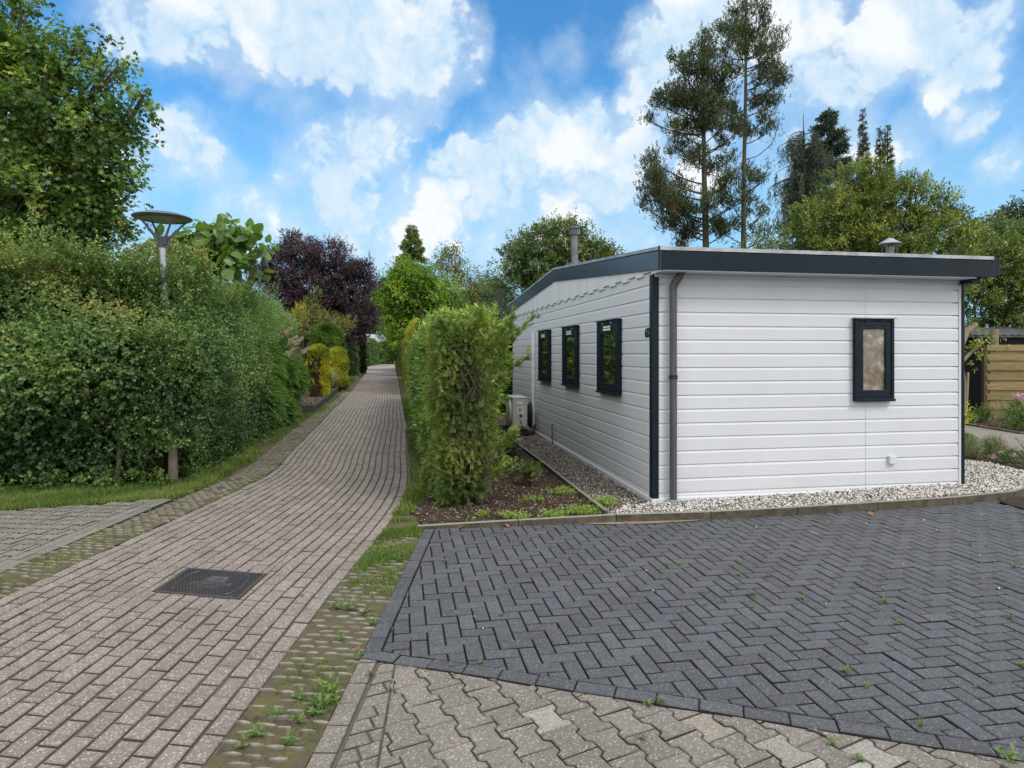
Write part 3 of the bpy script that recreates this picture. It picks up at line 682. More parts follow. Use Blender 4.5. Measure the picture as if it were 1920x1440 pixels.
HW, HD, RY = 3.78, 8.5, 4.24
home = thing('chalet', 'white clad holiday chalet with anthracite fascia, low gable roof and number 60', 'chalet', (house_o[0], house_o[1], 0), A10)
PIT, ZO = .148, -.031
def siding(name, width, ztop_fn, joints, xs=None):
    """boards in a local frame: x along the wall, y=0 the wall plane, outward = -y"""
    mb = MB(); z = ZO; segs = [0] + joints + [width]
    # one profile for all boards, extruded between panel joints
    for a, b in zip(segs[:-1], segs[1:]):
        prof = []; z = ZO
        while z < ztop_fn:
            prof += [(.0095, z + .0), (.0085, z + .116), (.0, z + .136), (.0, z + .1475)] if z >= 0 else [(.0090, .055), (.0085, z + .116), (.0, z + .136), (.0, z + .1475)]
            z += PIT
        pr = np.array(prof); n = len(pr); g = .0018
        V = [(a + (g if a > 0 else 0), -o, zz) for o, zz in pr] + [(b - (g if b < width else 0), -o, zz) for o, zz in pr]
        mb.add(V, [(i, n + i, n + i + 1, i + 1) for i in range(n - 1)])
    mb.box(0, width, .004, .12, .0, ztop_fn)
    return mb
# front wall
w = siding('front', HW, 2.46, [2.526]).build('front_wall', M['siding'], home); w.location = (0, 0, 0)
# gable wall on the lane side: local x runs from the far end to the near corner
w = siding('gable', HD, 2.46, [HD - 7.1, HD - 4.9, HD - 2.75]).build('gable_wall', M['siding'], home); w.location = (0, HD, 0); w.rotation_euler = (0, 0, -math.pi / 2)
mb = MB(); mb.box(3.66, HW, .0, HD, 0, 2.46); mb.box(.0, HW, HD - .12, HD, 0, 2.46); mb.build('rear_walls', M['siding'], home)
# gable cladding of narrow upright boards with a stepped lower edge
def ztop(y): return np.interp(y, [-.26, RY, 9.02], [2.62, 2.995, 2.71])
mb = MB(); y = -.24; k = 0
while y < HD + .3:
    zb = 2.432 if (k // 2) % 2 == 0 else 2.462
    V = [(-.030, y + .0015, zb), (-.030, y + .1135, zb), (-.030, y + .1135, ztop(y + .11)), (-.030, y + .0015, ztop(y)), (.02, y + .0015, zb), (.02, y + .1135, zb), (.02, y + .1135, ztop(y + .11)), (.02, y + .0015, ztop(y))]
    mb.add(V, [(0, 3, 2, 1), (4, 5, 6, 7), (0, 1, 5, 4), (0, 4, 7, 3), (1, 2, 6, 5)]); y += .115; k += 1
M['gcl'] = mat('white_upright_boards', rough=.55, spec=.35, build=lambda t, b: t.links.new(ramp(t, attr(t), [(0, (.52, .535, .57)), (1, (.60, .615, .65))]).outputs[0], b.inputs['Base Color']))
mb.build('gable_cladding', M['gcl'], home, bevel=.0025, seg=1)
mb = MB(); mb.prism([(0, 0), (1, 0), (1, 1), (0, 1)], 0, .01); mb = MB()
mb.box(-.030, HW + .03, -.030, -.014, -.12, .055); mb.box(-.030, -.014, -.014, HD, -.12, .055)
mb.add([(-.030, -.030, .055), (HW + .03, -.030, .055), (HW + .03, -.006, .072), (-.012, -.006, .072)], [(0, 1, 2, 3)])
mb.add([(-.030, HD, .055), (-.030, -.030, .055), (-.012, -.006, .072), (-.012, HD, .072)], [(0, 1, 2, 3)])
mb.build('plinth', M['plinth'], home)
# corner trims
mb = MB(); mb.box(-.020, .052, -.024, -.006, .058, 2.47); mb.box(-.024, -.006, -.0245, .055, .0585, 2.43); mb.build('corner_trim', M['anth'], home, bevel=.003)
mb = MB(); mb.box(HW - .012, HW + .028, -.026, .02, .02, 2.46); mb.build('corner_trim', M['anth'], home, bevel=.003)
mb = MB(); mb.box(HW - .040, HW - .012, -.019, -.004, .056, 2.45); mb.build('corner_bead', M['plinth'], home, bevel=.002)
# roof
XR = 3.955
pr = [(-.24, 2.655), (RY, 3.032), (9.0, 2.745), (9.0, 2.47), (RY, 2.75), (.02, 2.462), (-.24, 2.462)]
mb = MB(); n = len(pr)
mb.add([(-.024, y, z) for y, z in pr] + [(XR - .02, y, z) for y, z in pr], [tuple(range(n)), tuple(range(2 * n - 1, n - 1, -1))] + [(i, n + i, n + (i + 1) % n, (i + 1) % n) for i in range(n)])
mb.build('roof', M['felt'], home)
mb = MB(); mb.box(.0, HW - .05, -.255, -.03, 2.441, 2.459); mb.build('soffit', M['siding'], home)
mb = MB(); mb.box(.0, HW, -.032, -.002, 2.405, 2.441); mb.build('soffit_batten', M['siding'], home, bevel=.004)
mb = MB(); mb.box(-.05, XR, -.272, -.245, 2.453, 2.642); mb.build('front_fascia', M['anth'], home, bevel=.003)
mb = MB(); mb.box(HW - .05, XR - .11, -.20, .25, 2.395, 2.452); mb.build('soffit_end', M['anth'], home, bevel=.003)
# right hand end of the fascia: gutter box that stands a little proud
mb = MB(); mb.box(XR - .005, XR + .055, -.235, 8.98, 2.47, 2.66); mb.box(XR - .03, XR + .075, -.262, -.236, 2.47, 2.672)
mb.build('end_fascia', M['anth'], home, bevel=.004)
def slope_board(mb, x0, x1, ya, za, yb, zb, h0, h1):
    V = [(x0, ya, za + h0), (x1, ya, za + h0), (x1, yb, zb + h0), (x0, yb, zb + h0), (x0, ya, za + h1), (x1, ya, za + h1), (x1, yb, zb + h1), (x0, yb, zb + h1)]
    mb.add(V, [(0, 3, 2, 1), (4, 5, 6, 7), (0, 1, 5, 4), (1, 2, 6, 5), (2, 3, 7, 6), (3, 0, 4, 7)])
mb = MB()
slope_board(mb, -.052, -.030, -.2725, 2.642, RY, 3.018, -.189, 0.0); slope_board(mb, -.052, -.030, RY + .002, 3.018, 9.02, 2.735, -.189, 0.0)
M['anthgloss'] = mat('glossy_anthracite_board', (.014, .022, .032), .22, .6)
mb.build('gable_fascia', M['anthgloss'], home, bevel=.002, seg=1)
mb = MB()
slope_board(mb, -.058, .05, -.278, 2.650, RY, 3.026, 0, .036); slope_board(mb, -.058, .05, RY + .001, 3.026, 9.03, 2.743, 0, .036)
mb.build('roof_edge_trim', M['alu'], home)
mb = MB(); mb.box(-.03, 1.86, -.279, -.20, 2.650, 2.688); mb.box(1.864, XR - .02, -.279, -.20, 2.650, 2.6875); mb.build('roof_edge_trim', M['alu'], home)
mb = MB(); mb.box(-.061, -.046, -.283, -.268, 2.450, 2.690); mb.build('fascia_corner_strip', M['anth'], home)
# down pipe
dp = MB(); wx = .190
dp.tube([(wx, -.075, .02), (wx, -.075, 2.285)], .0385, 20); o = dp.build('downpipe', M['pipe'], home, smooth=True)
mb = MB(); mb.tube([(wx, -.075, 2.275), (wx, -.076, 2.30), (wx + .012, -.084, 2.335), (wx + .05, -.115, 2.40), (wx + .075, -.135, 2.46)], .041, 20); mb.build('elbow', M['pipe'], o, smooth=True)
mb = MB(); mb.lathe([(.040, 1.325), (.047, 1.33), (.047, 1.350), (.042, 1.353), (.047, 1.356), (.047, 1.366), (.040, 1.37)], (wx, -.075, 0), 20); mb.box(wx - .012, wx + .012, -.04, -.005, 1.33, 1.36); mb.build('pipe_clip', M['black'], o, smooth=True)
mb = MB(); mb.lathe([(.042, -.04), (.044, .055), (.040, .058)], (wx, -.075, 0), 20); mb.build('drain_socket', M['galv'], o, smooth=True)

def window(name, wpx, z0, z1, glassmat, parentM, kind):
    """built in a frame with x to the right as seen from outside, outward = -y; returns nothing"""
    x0, x1 = wpx
    f = MB(); t = .036
    for bx in ((x0, x1, z0, z0 + .030), (x0, x1, z1 - .024, z1), (x0, x0 + t, z0 + .030, z1 - .024), (x1 - t, x1, z0 + .030, z1 - .024)):
        f.box(bx[0], bx[1], -.055, -.002, bx[2], bx[3])
    fr = f.build('window', M['anth'], home, bevel=.004)
    fr.matrix_local = parentM
    s = MB(); a0, a1, b0, b1 = x0 + t + .004, x1 - t - .004, z0 + .036, z1 - .030
    sl_, st_, sb_ = (.062, .085, .085) if kind == 'front' else (.085, .125, .095)
    for bx in ((a0, a1, b0, b0 + sb_), (a0, a1, b1 - st_, b1), (a0, a0 + sl_, b0 + sb_, b1 - st_), (a1 - sl_, a1, b0 + sb_, b1 - st_)):
        s.box(bx[0], bx[1], -.046, -.003, bx[2], bx[3])
    sa = s.build('sash', M['anth'], fr, bevel=.004)
    g = MB(); g.box(a0 + sl_ - .002, a1 - sl_ + .002, -.022, -.017, b0 + sb_ - .002, b1 - st_ + .002); g.build('pane', glassmat, fr)
    c = MB(); c.box(x0 - .012, x1 + .014, -.075, -.003, z1 + .001, z1 + .013); c.build('head_flashing', M['alu'] if kind == 'front' else M['anth'], fr, bevel=.002)
    c = MB(); c.box(x0 - .006, x1 + .006, -.068, -.0555, z0 - .006, z0 + .024); c.build('sill', M['anth'], fr, bevel=.003)
    v = MB(); cx = (a0 + a1) / 2
    if kind == 'front':
        v.box(a0 + .03, a1 - .03, -.0495, -.0465, b1 - .040, b1 - .012)
        vv = v.build('trickle_vent', M['anth'], fr)
        k = MB()
        for i in range(13): k.box(a0 + .045 + i * (a1 - a0 - .09) / 12 - .004, a0 + .045 + i * (a1 - a0 - .09) / 12 + .004, -.0515, -.0496, b1 - .036, b1 - .016)
        k.build('vent_slot', M['black'], vv)
    else:
        v.box(cx - .17, cx + .17, -.052, -.0465, b1 - .100, b1 - .022); vv = v.build('trickle_vent', M['black'], fr)
        k = MB()
        for i in range(3):
            for j in range(2): k.box(cx - .135 + i * .095, cx - .135 + i * .095 + .078, -.0545, -.0521, b1 - .088 + j * .033, b1 - .088 + j * .033 + .022)
        k.build('vent_slat', M['whitepvc'], vv)
    for q in (.27, .73):
        h = MB(); h.box(a0 + (a1 - a0) * q - .03, a0 + (a1 - a0) * q + .03, -.058, -.047, b1 - .004, b1 + .008)
        h.build('hinge', M['galv'] if kind != 'front' else M['anth'], fr)
    return fr
fr = window('front', (2.357, 2.847), 1.063, 1.985, M['blind'], Matrix.Translation((0, -.012, 0)), 'front'); fr['label'] = 'front window with a mottled brown blind'
GM = Matrix.Translation((-.012, 0, 0)) @ Matrix.Rotation(-math.pi / 2, 4, 'Z')     # x local -> -y house
for (ya, yb), lb in (((.943, 1.767), 'gable window nearest the house number'), ((2.78, 3.61), 'middle gable window'), ((4.573, 5.41), 'gable window beside the white cable duct')):
    fr = window('gable', (-yb, -ya), 1.085, 2.005, M['glass'], GM, 'gable'); fr['label'] = lb
# house number
Mn = Matrix.Translation((-.0155, .134, 1.815)) @ Matrix.Rotation(-math.pi / 2, 4, 'Z') @ Matrix.Rotation(math.pi / 2, 4, 'X')
txt('house_number', '60', .150, M['number'], home, Mn, .004, .92, .95, .0)
# socket box, cable, duct
mb = MB(); mb.box(2.807, 2.893, -.05, -.010, .345, .435); o = mb.build('socket_box', M['plinth'], home, bevel=.006); o['label'] = 'small cream outdoor socket box low on the front wall'
mb = MB(); mb.box(-.064, -.013, 5.96, 6.045, .165, 2.0); mb.box(-.066, -.013, 5.955, 6.05, 2.0, 2.035); o = mb.build('cable_duct', M['whitepvc'], home, bevel=.008)
mb = MB(); mb.tube([(-.03, 4.36, .37), (-.045, 4.36, .36), (-.048, 4.37, .30), (-.045, 4.36, .22), (-.052, 4.345, .12), (-.045, 4.35, .06), (-.04, 4.35, .0)], .009, 6); mb.build('cable', M['black'], home, smooth=True)
# chimney
cx, cy, cz = .30, 4.15, 3.02
mb = MB(); mb.lathe([(.060, -.05), (.060, .60)], (cx, cy, cz), 20); ch = mb.build('chimney', M['zinc'], home, smooth=True)
mb = MB(); mb.lathe([(.095, .06), (.095, .085), (.066, .11), (.062, .14)], (cx, cy, cz), 20); mb.lathe([(.064, .118), (.066, .135), (.064, .15)], (cx, cy, cz), 20); mb.build('storm_collar', M['zinc'], ch, smooth=True)
mb = MB(); mb.lathe([(.062, .595), (.092, .60), (.092, .615), (.070, .625)], (cx, cy, cz), 20); mb.lathe([(.030, .62), (.030, .70)], (cx, cy, cz), 12)
for k in range(14):
    a = k * 2 * math.pi / 14; mb.box(cx + .078 * math.cos(a) - .010, cx + .078 * math.cos(a) + .010, cy + .078 * math.sin(a) - .010, cy + .078 * math.sin(a) + .010, cz + .615, cz + .71)
mb.lathe([(.085, .69), (.096, .70), (.100, .715), (.085, .735), (.03, .742)], (cx, cy, cz), 20); mb.build('chimney_cap', M['zinc'], ch, smooth=True)
# small roof vent with a conical hat
vx, vy, vz = 3.36, .6, 2.70
mb = MB(); mb.lathe([(.10, 0), (.085, .10), (.080, .13)], (vx, vy, vz), 18); rv = mb.build('roof_vent', M['galv'], home, smooth=True)
mb = MB(); mb.lathe([(.050, .12), (.050, .22)], (vx, vy, vz), 14); 
for k in range(4):
    a = k * math.pi / 2 + .5; mb.tube([(vx + .075 * math.cos(a), vy + .075 * math.sin(a), vz + .11), (vx + .10 * math.cos(a), vy + .10 * math.sin(a), vz + .27)], .006, 5)
mb.build('vent_core', M['zinc'], rv, smooth=True)
mb = MB(); mb.lathe([(.130, .255), (.132, .262), (.03, .325), (.004, .335)], (vx, vy, vz), 20); mb.build('vent_hat', M['galv'], rv, smooth=True)

# ------------------------------------------------------------------ heat pump unit beside the gable
M['acpaint'] = mat('off_white_metal', rough=.5, build=lambda t, b: t.links.new(ramp(t, noise(t, 5, 5).outputs[0], [(.3, (.50, .50, .47)), (.7, (.62, .62, .58))]).outputs[0], b.inputs['Base Color']))
ac = thing('air_conditioner', 'off white outdoor air conditioner unit on black rails beside the gable wall', 'air conditioner', (*hh(-.52, 5.62), 0.03), A10)
mb = MB(); mb.box(0, .29, 0, .80, .11, .70); body = mb.build('casing', M['acpaint'], ac, bevel=.012)
mb = MB(); mb.box(-.012, .302, -.012, .812, .70, .715); mb.build('lid', M['acpaint'], ac, bevel=.006)
mb = MB(); mb.lathe([(.26, 0), (.25, .03), (.18, .045), (.05, .05)], (0, 0, 0), 28); g = mb.build('fan_grille', M['acpaint'], ac, smooth=True); g.matrix_local = Matrix.Translation((0.0, .36, .41)) @ Matrix.Rotation(-math.pi / 2, 4, 'Y')
mb = MB(); mb.box(.075, .205, -.016, .004, .575, .625); mb.build('handle_recess', M['whitepvc'], ac, bevel=.008)
mb = MB(); mb.box(.085, .215, -.010, .004, .395, .555); o = mb.build('rating_plate', M['whitepvc'], ac, bevel=.002)
mb = MB(); mb.box(.115, .145, -.0125, -.0102, .44, .52); mb.box(.155, .175, -.0125, -.0102, .44, .52); mb.build('warning_sticker', mat('yellow_sticker', (.45, .36, .08), .5), o)
mb = MB(); mb.box(.12, .27, -.055, .004, .16, .33); mb.build('valve_cover', M['acpaint'], ac, bevel=.012)
for yy in (.06, .66):
    mb = MB(); mb.box(-.22, .36, yy - .05, yy + .05, -.03, .045); mb.box(-.15, .30, yy - .02, yy + .02, .045, .11); mb.build('rail', M['black'], ac, bevel=.008)
mb = MB()
for k in range(4):
    r_ = .20 + .018 * k; mb.tube([(.335 + .015 * k, .14 + r_ * .55 * math.cos(a), .36 + r_ * math.sin(a)) for a in np.linspace(0, 2 * math.pi, 22)], .014, 6)
mb.tube([(.15, -.012, .395), (.18, -.03, .33), (.25, -.02, .27), (.33, .05, .25)], .010, 6); mb.tube([(.14, -.012, .395), (.15, -.06, .25), (.19, -.05, .12)], .009, 6)
mb.tube([(.50, .30, .14), (.47, .22, .10), (.40, .05, .03), (.28, -.10, .0), (.18, -.16, .0)], .018, 8)
mb.build('refrigerant_hose', M['black'], ac, smooth=True)

# ------------------------------------------------------------------ street lamps
M['lampgrey'] = mat('lamp_paint', rough=.4, build=lambda t, b: t.links.new(ramp(t, noise(t, 7, 4).outputs[0], [(.3, (.085, .092, .10)), (.7, (.125, .13, .14))]).outputs[0], b.inputs['Base Color']))
def b_glow(t, b):
    o = t.nodes['Material Output']; tr = N(t, 'ShaderNodeBsdfTransparent'); tr.inputs[0].default_value = (.93, .95, .96, 1); gl = N(t, 'ShaderNodeBsdfGlossy'); gl.inputs['Roughness'].default_value = .05
    mx = N(t, 'ShaderNodeMixShader'); mx.inputs[0].default_value = .07; t.links.new(tr.outputs[0], mx.inputs[1]); t.links.new(gl.outputs[0], mx.inputs[2]); t.links.new(mx.outputs[0], o.inputs[0])
M['clear'] = mat('clear_acrylic', build=b_glow)
M['diff'] = mat('lamp_reflector', (.36, .38, .30), .45)
M['pole_low'] = mat('stained_lamp_base', rough=.8, build=lambda t, b: t.links.new(ramp(t, noise(t, 9, 5).outputs[0], [(.3, (.13, .115, .075)), (.6, (.20, .18, .125)), (.8, (.11, .12, .06))]).outputs[0], b.inputs['Base Color']))
def lamp(name, label, loc, top, lean=(0, 0), group=None, rz=0.3):
    L = thing('street_lamp', label, 'street lamp', loc, rz, group)
    ca, sa = math.cos(-rz), math.sin(-rz); lx, ly = lean[0] * ca - lean[1] * sa, lean[0] * sa + lean[1] * ca
    a = lambda f, z: (lx * f, ly * f, z)
    hz_ = top - .435
    mb = MB(); mb.tube([a(.0, .42), a(.3, 1.0), a(1, hz_)], [.046, .040, .036], 16); mb.build('pole', M['galv'], L, smooth=True)
    mb = MB(); mb.tube([a(0, -.1), a(0, .40), a(0, .44)], [.058, .052, .046], 16); mb.build('pole_base', M['pole_low'], L, smooth=True)
    c = a(1, hz_)
    mb = MB(); mb.lathe([(.040, -.015), (.048, .0), (.052, .05), (.085, .115), (.080, .118), (.03, .06)], c, 20); nk = mb.build('lamp_neck', M['lampgrey'], L, smooth=True)
    mb = MB(); mb.lathe([(.084, .116), (.19, .235), (.268, .335)], c, 32, cap=False); mb.build('lamp_glass', M['clear'], L, smooth=True)
    mb = MB(); mb.lathe([(.0, .337), (.27, .337), (.275, .343)], c, 32, cap=False); mb.build('reflector', M['diff'], L, smooth=True)
    mb = MB(); mb.lathe([(.270, .330), (.325, .343), (.342, .357), (.325, .371), (.22, .405), (.10, .425), (.002, .430)], c, 36, cap=False); mb.build('lamp_hood', M['lampgrey'], L, smooth=True, angle=40)
    for k in range(4):
        t_ = k * math.pi / 2 + .62; cs, sn = math.cos(t_), math.sin(t_); mb = MB()
        mb.tube([(c[0] + cs * r_, c[1] + sn * r_, c[2] + z_) for r_, z_ in ((.055, .03), (.10, .128), (.205, .255), (.288, .343))], [.020, .017, .013, .012], 6); mb.build('lamp_strut', M['lampgrey'], L, smooth=True)
    return L
lamp('lamp', 'grey street lamp with a wide disc hood rising out of the nearest hedge', (-4.22, 7.90, 0), 3.36, (-.13, .0))
lamp('lamp', 'distant street lamp whose hood shows above the rounded green conifer', (-12.15, 45, 0), 3.80, (0, 0), rz=.9)
lamp('lamp', 'farthest slim pale lamp pole standing by the far lane hedge', (-17.4, 73, 0), 3.9, (0, 0), rz=.2)
mb = MB(); mb.box(-.05, .05, -.05, .05, -.1, 1.0); o = mb.build('marker_post', mat('red_post_paint', (.60, .035, .04), .5), None, bevel=.01); o.location = (-10.75, 40.2, .15); tag(o, 'small red post beside the lane at the clipped dark hedge', 'post')

# ------------------------------------------------------------------ manhole cover
mh = thing('manhole_cover', 'dark rectangular iron manhole cover set in the brick lane', 'manhole cover', (0, 0, 0))
M['iron'] = mat('cast_iron', rough=.55, spec=.5, metal=.3, build=lambda t, b: t.links.new(ramp(t, noise(t, 4, 4).outputs[0], [(.35, (.045, .048, .062)), (.6, (.066, .056, .056)), (.8, (.085, .068, .060))]).outputs[0], b.inputs['Base Color']))
M['ironp'] = mat('worn_iron_plate', (.10, .088, .088), .55, metal=.3)
q = np.array([MHQ[3], MHQ[2], MHQ[1], MHQ[0]])          # near left, near right, far right, far left
def bil(u, v): return (q[0] * (1 - u) + q[1] * u) * (1 - v) + (q[3] * (1 - u) + q[2] * u) * v
mb = MB(); mb.add([(*bil(*p), z) for z in (-.05, -.004) for p in ((0, 0), (1, 0), (1, 1), (0, 1))], [(4, 5, 6, 7), (0, 1, 5, 4), (1, 2, 6, 5), (2, 3, 7, 6), (3, 0, 4, 7)]); mb.build('cover_plate', M['iron'], mh)
mb = MB()
def ob(u0, u1, v0, v1, z0, z1):
    mb.add([(*bil(*p), z) for z in (z0, z1) for p in ((u0, v0), (u1, v0), (u1, v1), (u0, v1))], [(4, 5, 6, 7), (0, 1, 5, 4), (1, 2, 6, 5), (2, 3, 7, 6), (3, 0, 4, 7)])
for i in range(24):
    for j in range(20):
        u, v = (i + .5 + .5 * (j % 2)) / 24.6, (j + .5) / 20
        if .36 < u < .66 and .30 < v < .74: continue
        ob(u - .015, u + .015, v - .015, v + .015, -.004, .001)
mb.build('stud_pattern', M['iron'], mh)
mb = MB(); ob(0, 1, -.01, .012, -.03, .002); ob(0, 1, .988, 1.01, -.03, .002); ob(-.008, .010, .013, .987, -.03, .002); ob(.99, 1.008, .013, .987, -.03, .002); mb.build('cover_rim', M['ironp'], mh)
mb = MB(); ob(.42, .64, .52, .74, -.004, .0022); mb.build('badge_plate', M['ironp'], mh)
mb = MB(); mb.add([(*bil(.45, .57), .0026), (*bil(.61, .57), .0026), (*bil(.57, .69), .0026)], [(0, 1, 2)]); mb.build('badge_mark', M['iron'], mh)
cen = bil(.51, .42)
txt('cover_lettering', 'TOPFOR', .085, M['ironp'], mh, Matrix.Translation((cen[0], cen[1], .0)) @ Matrix.Rotation(-.16, 4, 'Z'), .002)
for s_ in (0, 1):
    mb = MB(); th = np.linspace(-1.25, 1.25, 18) + (math.pi if s_ == 0 else 0)
    mb.tube([(*bil(.5 + (.28 if s_ else -.28) + .12 * math.cos(t_) * 1.0, .5 + .42 * math.sin(t_)), .001) for t_ in th], .0035, 4)
    mb.build('raised_arc', M['ironp'], mh)

# ------------------------------------------------------------------ garden on the right
def b_wood(cols):
    def bld(t, b):
        tcn = N(t, 'ShaderNodeTexCoord'); mp = N(t, 'ShaderNodeMapping'); t.links.new(tcn.outputs['Object'], mp.inputs['Vector']); mp.inputs['Scale'].default_value = (1.5, 12, 22)
        n = noise(t, 2, 5, .6, mp.outputs[0]); c = ramp(t, n.outputs[0], cols).outputs[0]
        at = ramp(t, attr(t), [(0, (.75, .78, .70)), (1, (1.15, 1.1, 1.05))]).outputs[0]
        t.links.new(mixc(t, 1.0, c, at, 'MULTIPLY'), b.inputs['Base Color']); bump(t, b, n.outputs[0], .3, .004)
    return bld
M['fence'] = mat('weathered_pine', rough=.8, spec=.2, build=b_wood([(.3, (.16, .125, .060)), (.55, (.25, .195, .105)), (.75, (.31, .25, .15))]))
M['blackwood'] = mat('black_stained_boards', rough=.8, spec=.2, build=b_wood([(.3, (.008, .008, .009)), (.7, (.020, .020, .022))]))
M['log'] = mat('peeled_log', rough=.85, spec=.2, build=b_wood([(.3, (.16, .125, .09)), (.7, (.30, .25, .19))]))
M['bark'] = mat('bark', rough=.9, spec=.2, build=b_wood([(.3, (.050, .040, .028)), (.6, (.095, .080, .055)), (.8, (.13, .115, .08))]))
M['barkgreen'] = mat('mossy_bark', rough=.9, spec=.2, build=b_wood([(.3, (.060, .055, .035)), (.6, (.11, .105, .065)), (.8, (.15, .14, .095))]))
fx, fy = 11.53, 15.4
fn = thing('fence_panel', 'pale wooden garden fence panel of overlapping horizontal boards', 'fence', (fx, fy, -.07), R(-3))
for k in range(15):
    z0 = .06 + k * .119
    mb = MB(); fro = k % 2 == 0
    mb.box(.06 if not fro else -.02, 1.85, -.03 if fro else .0, -.008 if fro else .022, z0, z0 + (.145 if fro else .15)); mb.build('board', M['fence'], fn, bevel=.004)
for xx in (-.02, 1.80):
    mb = MB(); mb.box(xx, xx + .07, .024, .09, 0, 1.82); mb.build('fence_post', M['fence'], fn, bevel=.006)
sh = thing('garden_shed', 'black boarded garden shed with a dark tiled roof behind the wooden fence', 'shed', (12.55, 17.0, 0), R(4))
mb = MB()
for k in range(15): mb.box(0, 3.4, -.012 - .004 * (k % 2), .04, k * .14, k * .14 + .145)
mb.box(0, 3.4, .041, 2.4, 0, 2.08); mb.build('boarded_wall', M['blackwood'], sh)
mb = MB(); nx, ny = 64, 9
V = []; 
for j in range(ny + 1):
    for i in range(nx + 1):
        u = i / nx * 3.8 - .18; f = (j / ny); zz = 2.06 + f * 1.0 * .26 + .030 * abs(math.sin(u * math.pi / .21)) - .0
        V.append((u, -.16 + f * 1.35, zz + (.028 if False else 0)))
mb.add(V, [(j * (nx + 1) + i, j * (nx + 1) + i + 1, (j + 1) * (nx + 1) + i + 1, (j + 1) * (nx + 1) + i) for j in range(ny) for i in range(nx)])
mb.box(-.18, 3.62, -.13, 2.5, 2.02, 2.075)
M['tile'] = mat('dark_roof_tiles', rough=.45, spec=.5, build=lambda t, b: t.links.new(ramp(t, noise(t, 5, 4).outputs[0], [(.3, (.05, .053, .06)), (.7, (.11, .115, .125))]).outputs[0], b.inputs['Base Color']))
mb.build('tiled_roof', M['tile'], sh)
mb = MB(); mb.lathe([(.085, 0), (.082, 1.0), (.080, 2.17), (.074, 2.18), (0.002, 2.18)], (0, 0, 0), 14); o = mb.build('timber_post', M['log'], None, smooth=True); o.location = (11.98, 15.75, 0); tag(o, 'thick round sawn-off timber post behind the top of the wooden fence', 'post')
mb = MB(); mb.tube([(10.85, 15.2, -.05), (10.95, 15.28, .5), (11.14, 15.5, 1.12)], [.035, .03, .026], 8); o = mb.build('leaning_stake', M['log'], None, smooth=True); tag(o, 'weathered wooden stake leaning by the dark end of the shed', 'stake')

# ------------------------------------------------------------------ raised bed by the lane
M['darkplank'] = mat('dark_plank', rough=.75, spec=.3, build=b_wood([(.3, (.035, .035, .038)), (.7, (.075, .073, .075))]))
rb = thing('raised_bed', 'low raised bed with dark plank edging beside the lane', 'flower bed', (0, 0, 0))
cA, cB, cC = np.array([-5.23, 16.85]), np.array([-7.55, 28.0]), np.array([-6.3, 16.7])
def plank(a, b, h, w, name):
    t_ = (b - a) / np.linalg.norm(b - a); n_ = np.array([-t_[1], t_[0]]) * w; mb = MB()
    V = [(*a, -.05), (*b, -.05), (*(b + n_), -.05), (*(a + n_), -.05), (*a, h), (*b, h), (*(b + n_), h), (*(a + n_), h)]
    mb.add(V, [(0, 1, 5, 4), (1, 2, 6, 5), (2, 3, 7, 6), (3, 0, 4, 7), (4, 5, 6, 7)]); return mb.build(name, M['darkplank'], rb, bevel=.006)
plank(cA, cB, .21, .05, 'edging_plank'); plank(cC, cA + np.array([-.052, -.004]), .21, .05, 'edging_plank')
sheet('mulch_base', [tuple(cA + [-.04, .03]), tuple(cB + [-.04, 0]), (-9, 28), (-7.6, 16.8), tuple(cC + [0, .03])], .15, M['soil'], rb, kind=None)
p = scatter([tuple(cA + [-.05, .06]), (-6.4, 22), (-7.2, 22), (-6.4, 16.8)], 420); pebbles('bark_mulch', p, .165, .018, .04, M['chip'], kind='stuff', long=1.5, flat=.5, parent=rb)

# ------------------------------------------------------------------ far buildings
M['farwall'] = mat('far_white_wall', (.72, .71, .68), .7); M['farroof'] = mat('ribbed_grey_roof', rough=.5, build=lambda t, b: t.links.new(ramp(t, noise(t, 1.5, 3).outputs[0], [(.3, (.26, .29, .34)), (.7, (.36, .39, .44))]).outputs[0], b.inputs['Base Color']))
fh = thing('bungalow', 'pale bungalow with a ribbed grey roof closing the far end of the lane', 'bungalow', (-26.5, 112, 0), R(4))
mb = MB(); mb.box(0, 9.0, 0, 6, 0, 3.5); wl = mb.build('wall', M['farwall'], fh)
mb = MB()
for k in range(36): mb.box(-.6 + k * .283, -.6 + k * .283 + .2, -.02, .02, 0, 0) if False else None
V = []; F_ = []; nx = 74
for i in range(nx + 1):
    x = -.6 + i * 10.2 / nx; b_ = .06 if i % 2 else 0
    V += [(x, -.6, 3.45 + b_), (x, 3.0, 5.0 + b_), (x, 6.6, 3.45 + b_)]
mb.add(V, [(3 * i, 3 * i + 3, 3 * i + 4, 3 * i + 1) for i in range(nx)] + [(3 * i + 1, 3 * i + 4, 3 * i + 5, 3 * i + 2) for i in range(nx)]); mb.build('roof', M['farroof'], fh)
mb = MB(); mb.box(-.62, 9.62, -.68, -.6, 3.20, 3.46); mb.build('fascia', M['anth'], fh)
mb = MB(); mb.box(5.6, 6.5, -.03, .02, .9, 3.0); mb.build('window', M['glass'], fh)
nh = thing('dark_chalet', 'neighbouring dark chalet with a black flue behind the clipped hedge', 'chalet', (-2.1, 22, 0), A10)
mb = MB(); mb.box(1.0, 5.0, 0, 7, 0, 2.55); mb.build('wall', M['blackwood'], nh)
mb = MB(); mb.box(.85, 5.2, -.25, 7.2, 2.62, 2.80); mb.build('fascia', M['anth'], nh, bevel=.01)
mb = MB(); mb.box(.83, 5.22, -.27, 7.22, 2.803, 2.87); mb.build('roof_edge', M['alu'], nh)
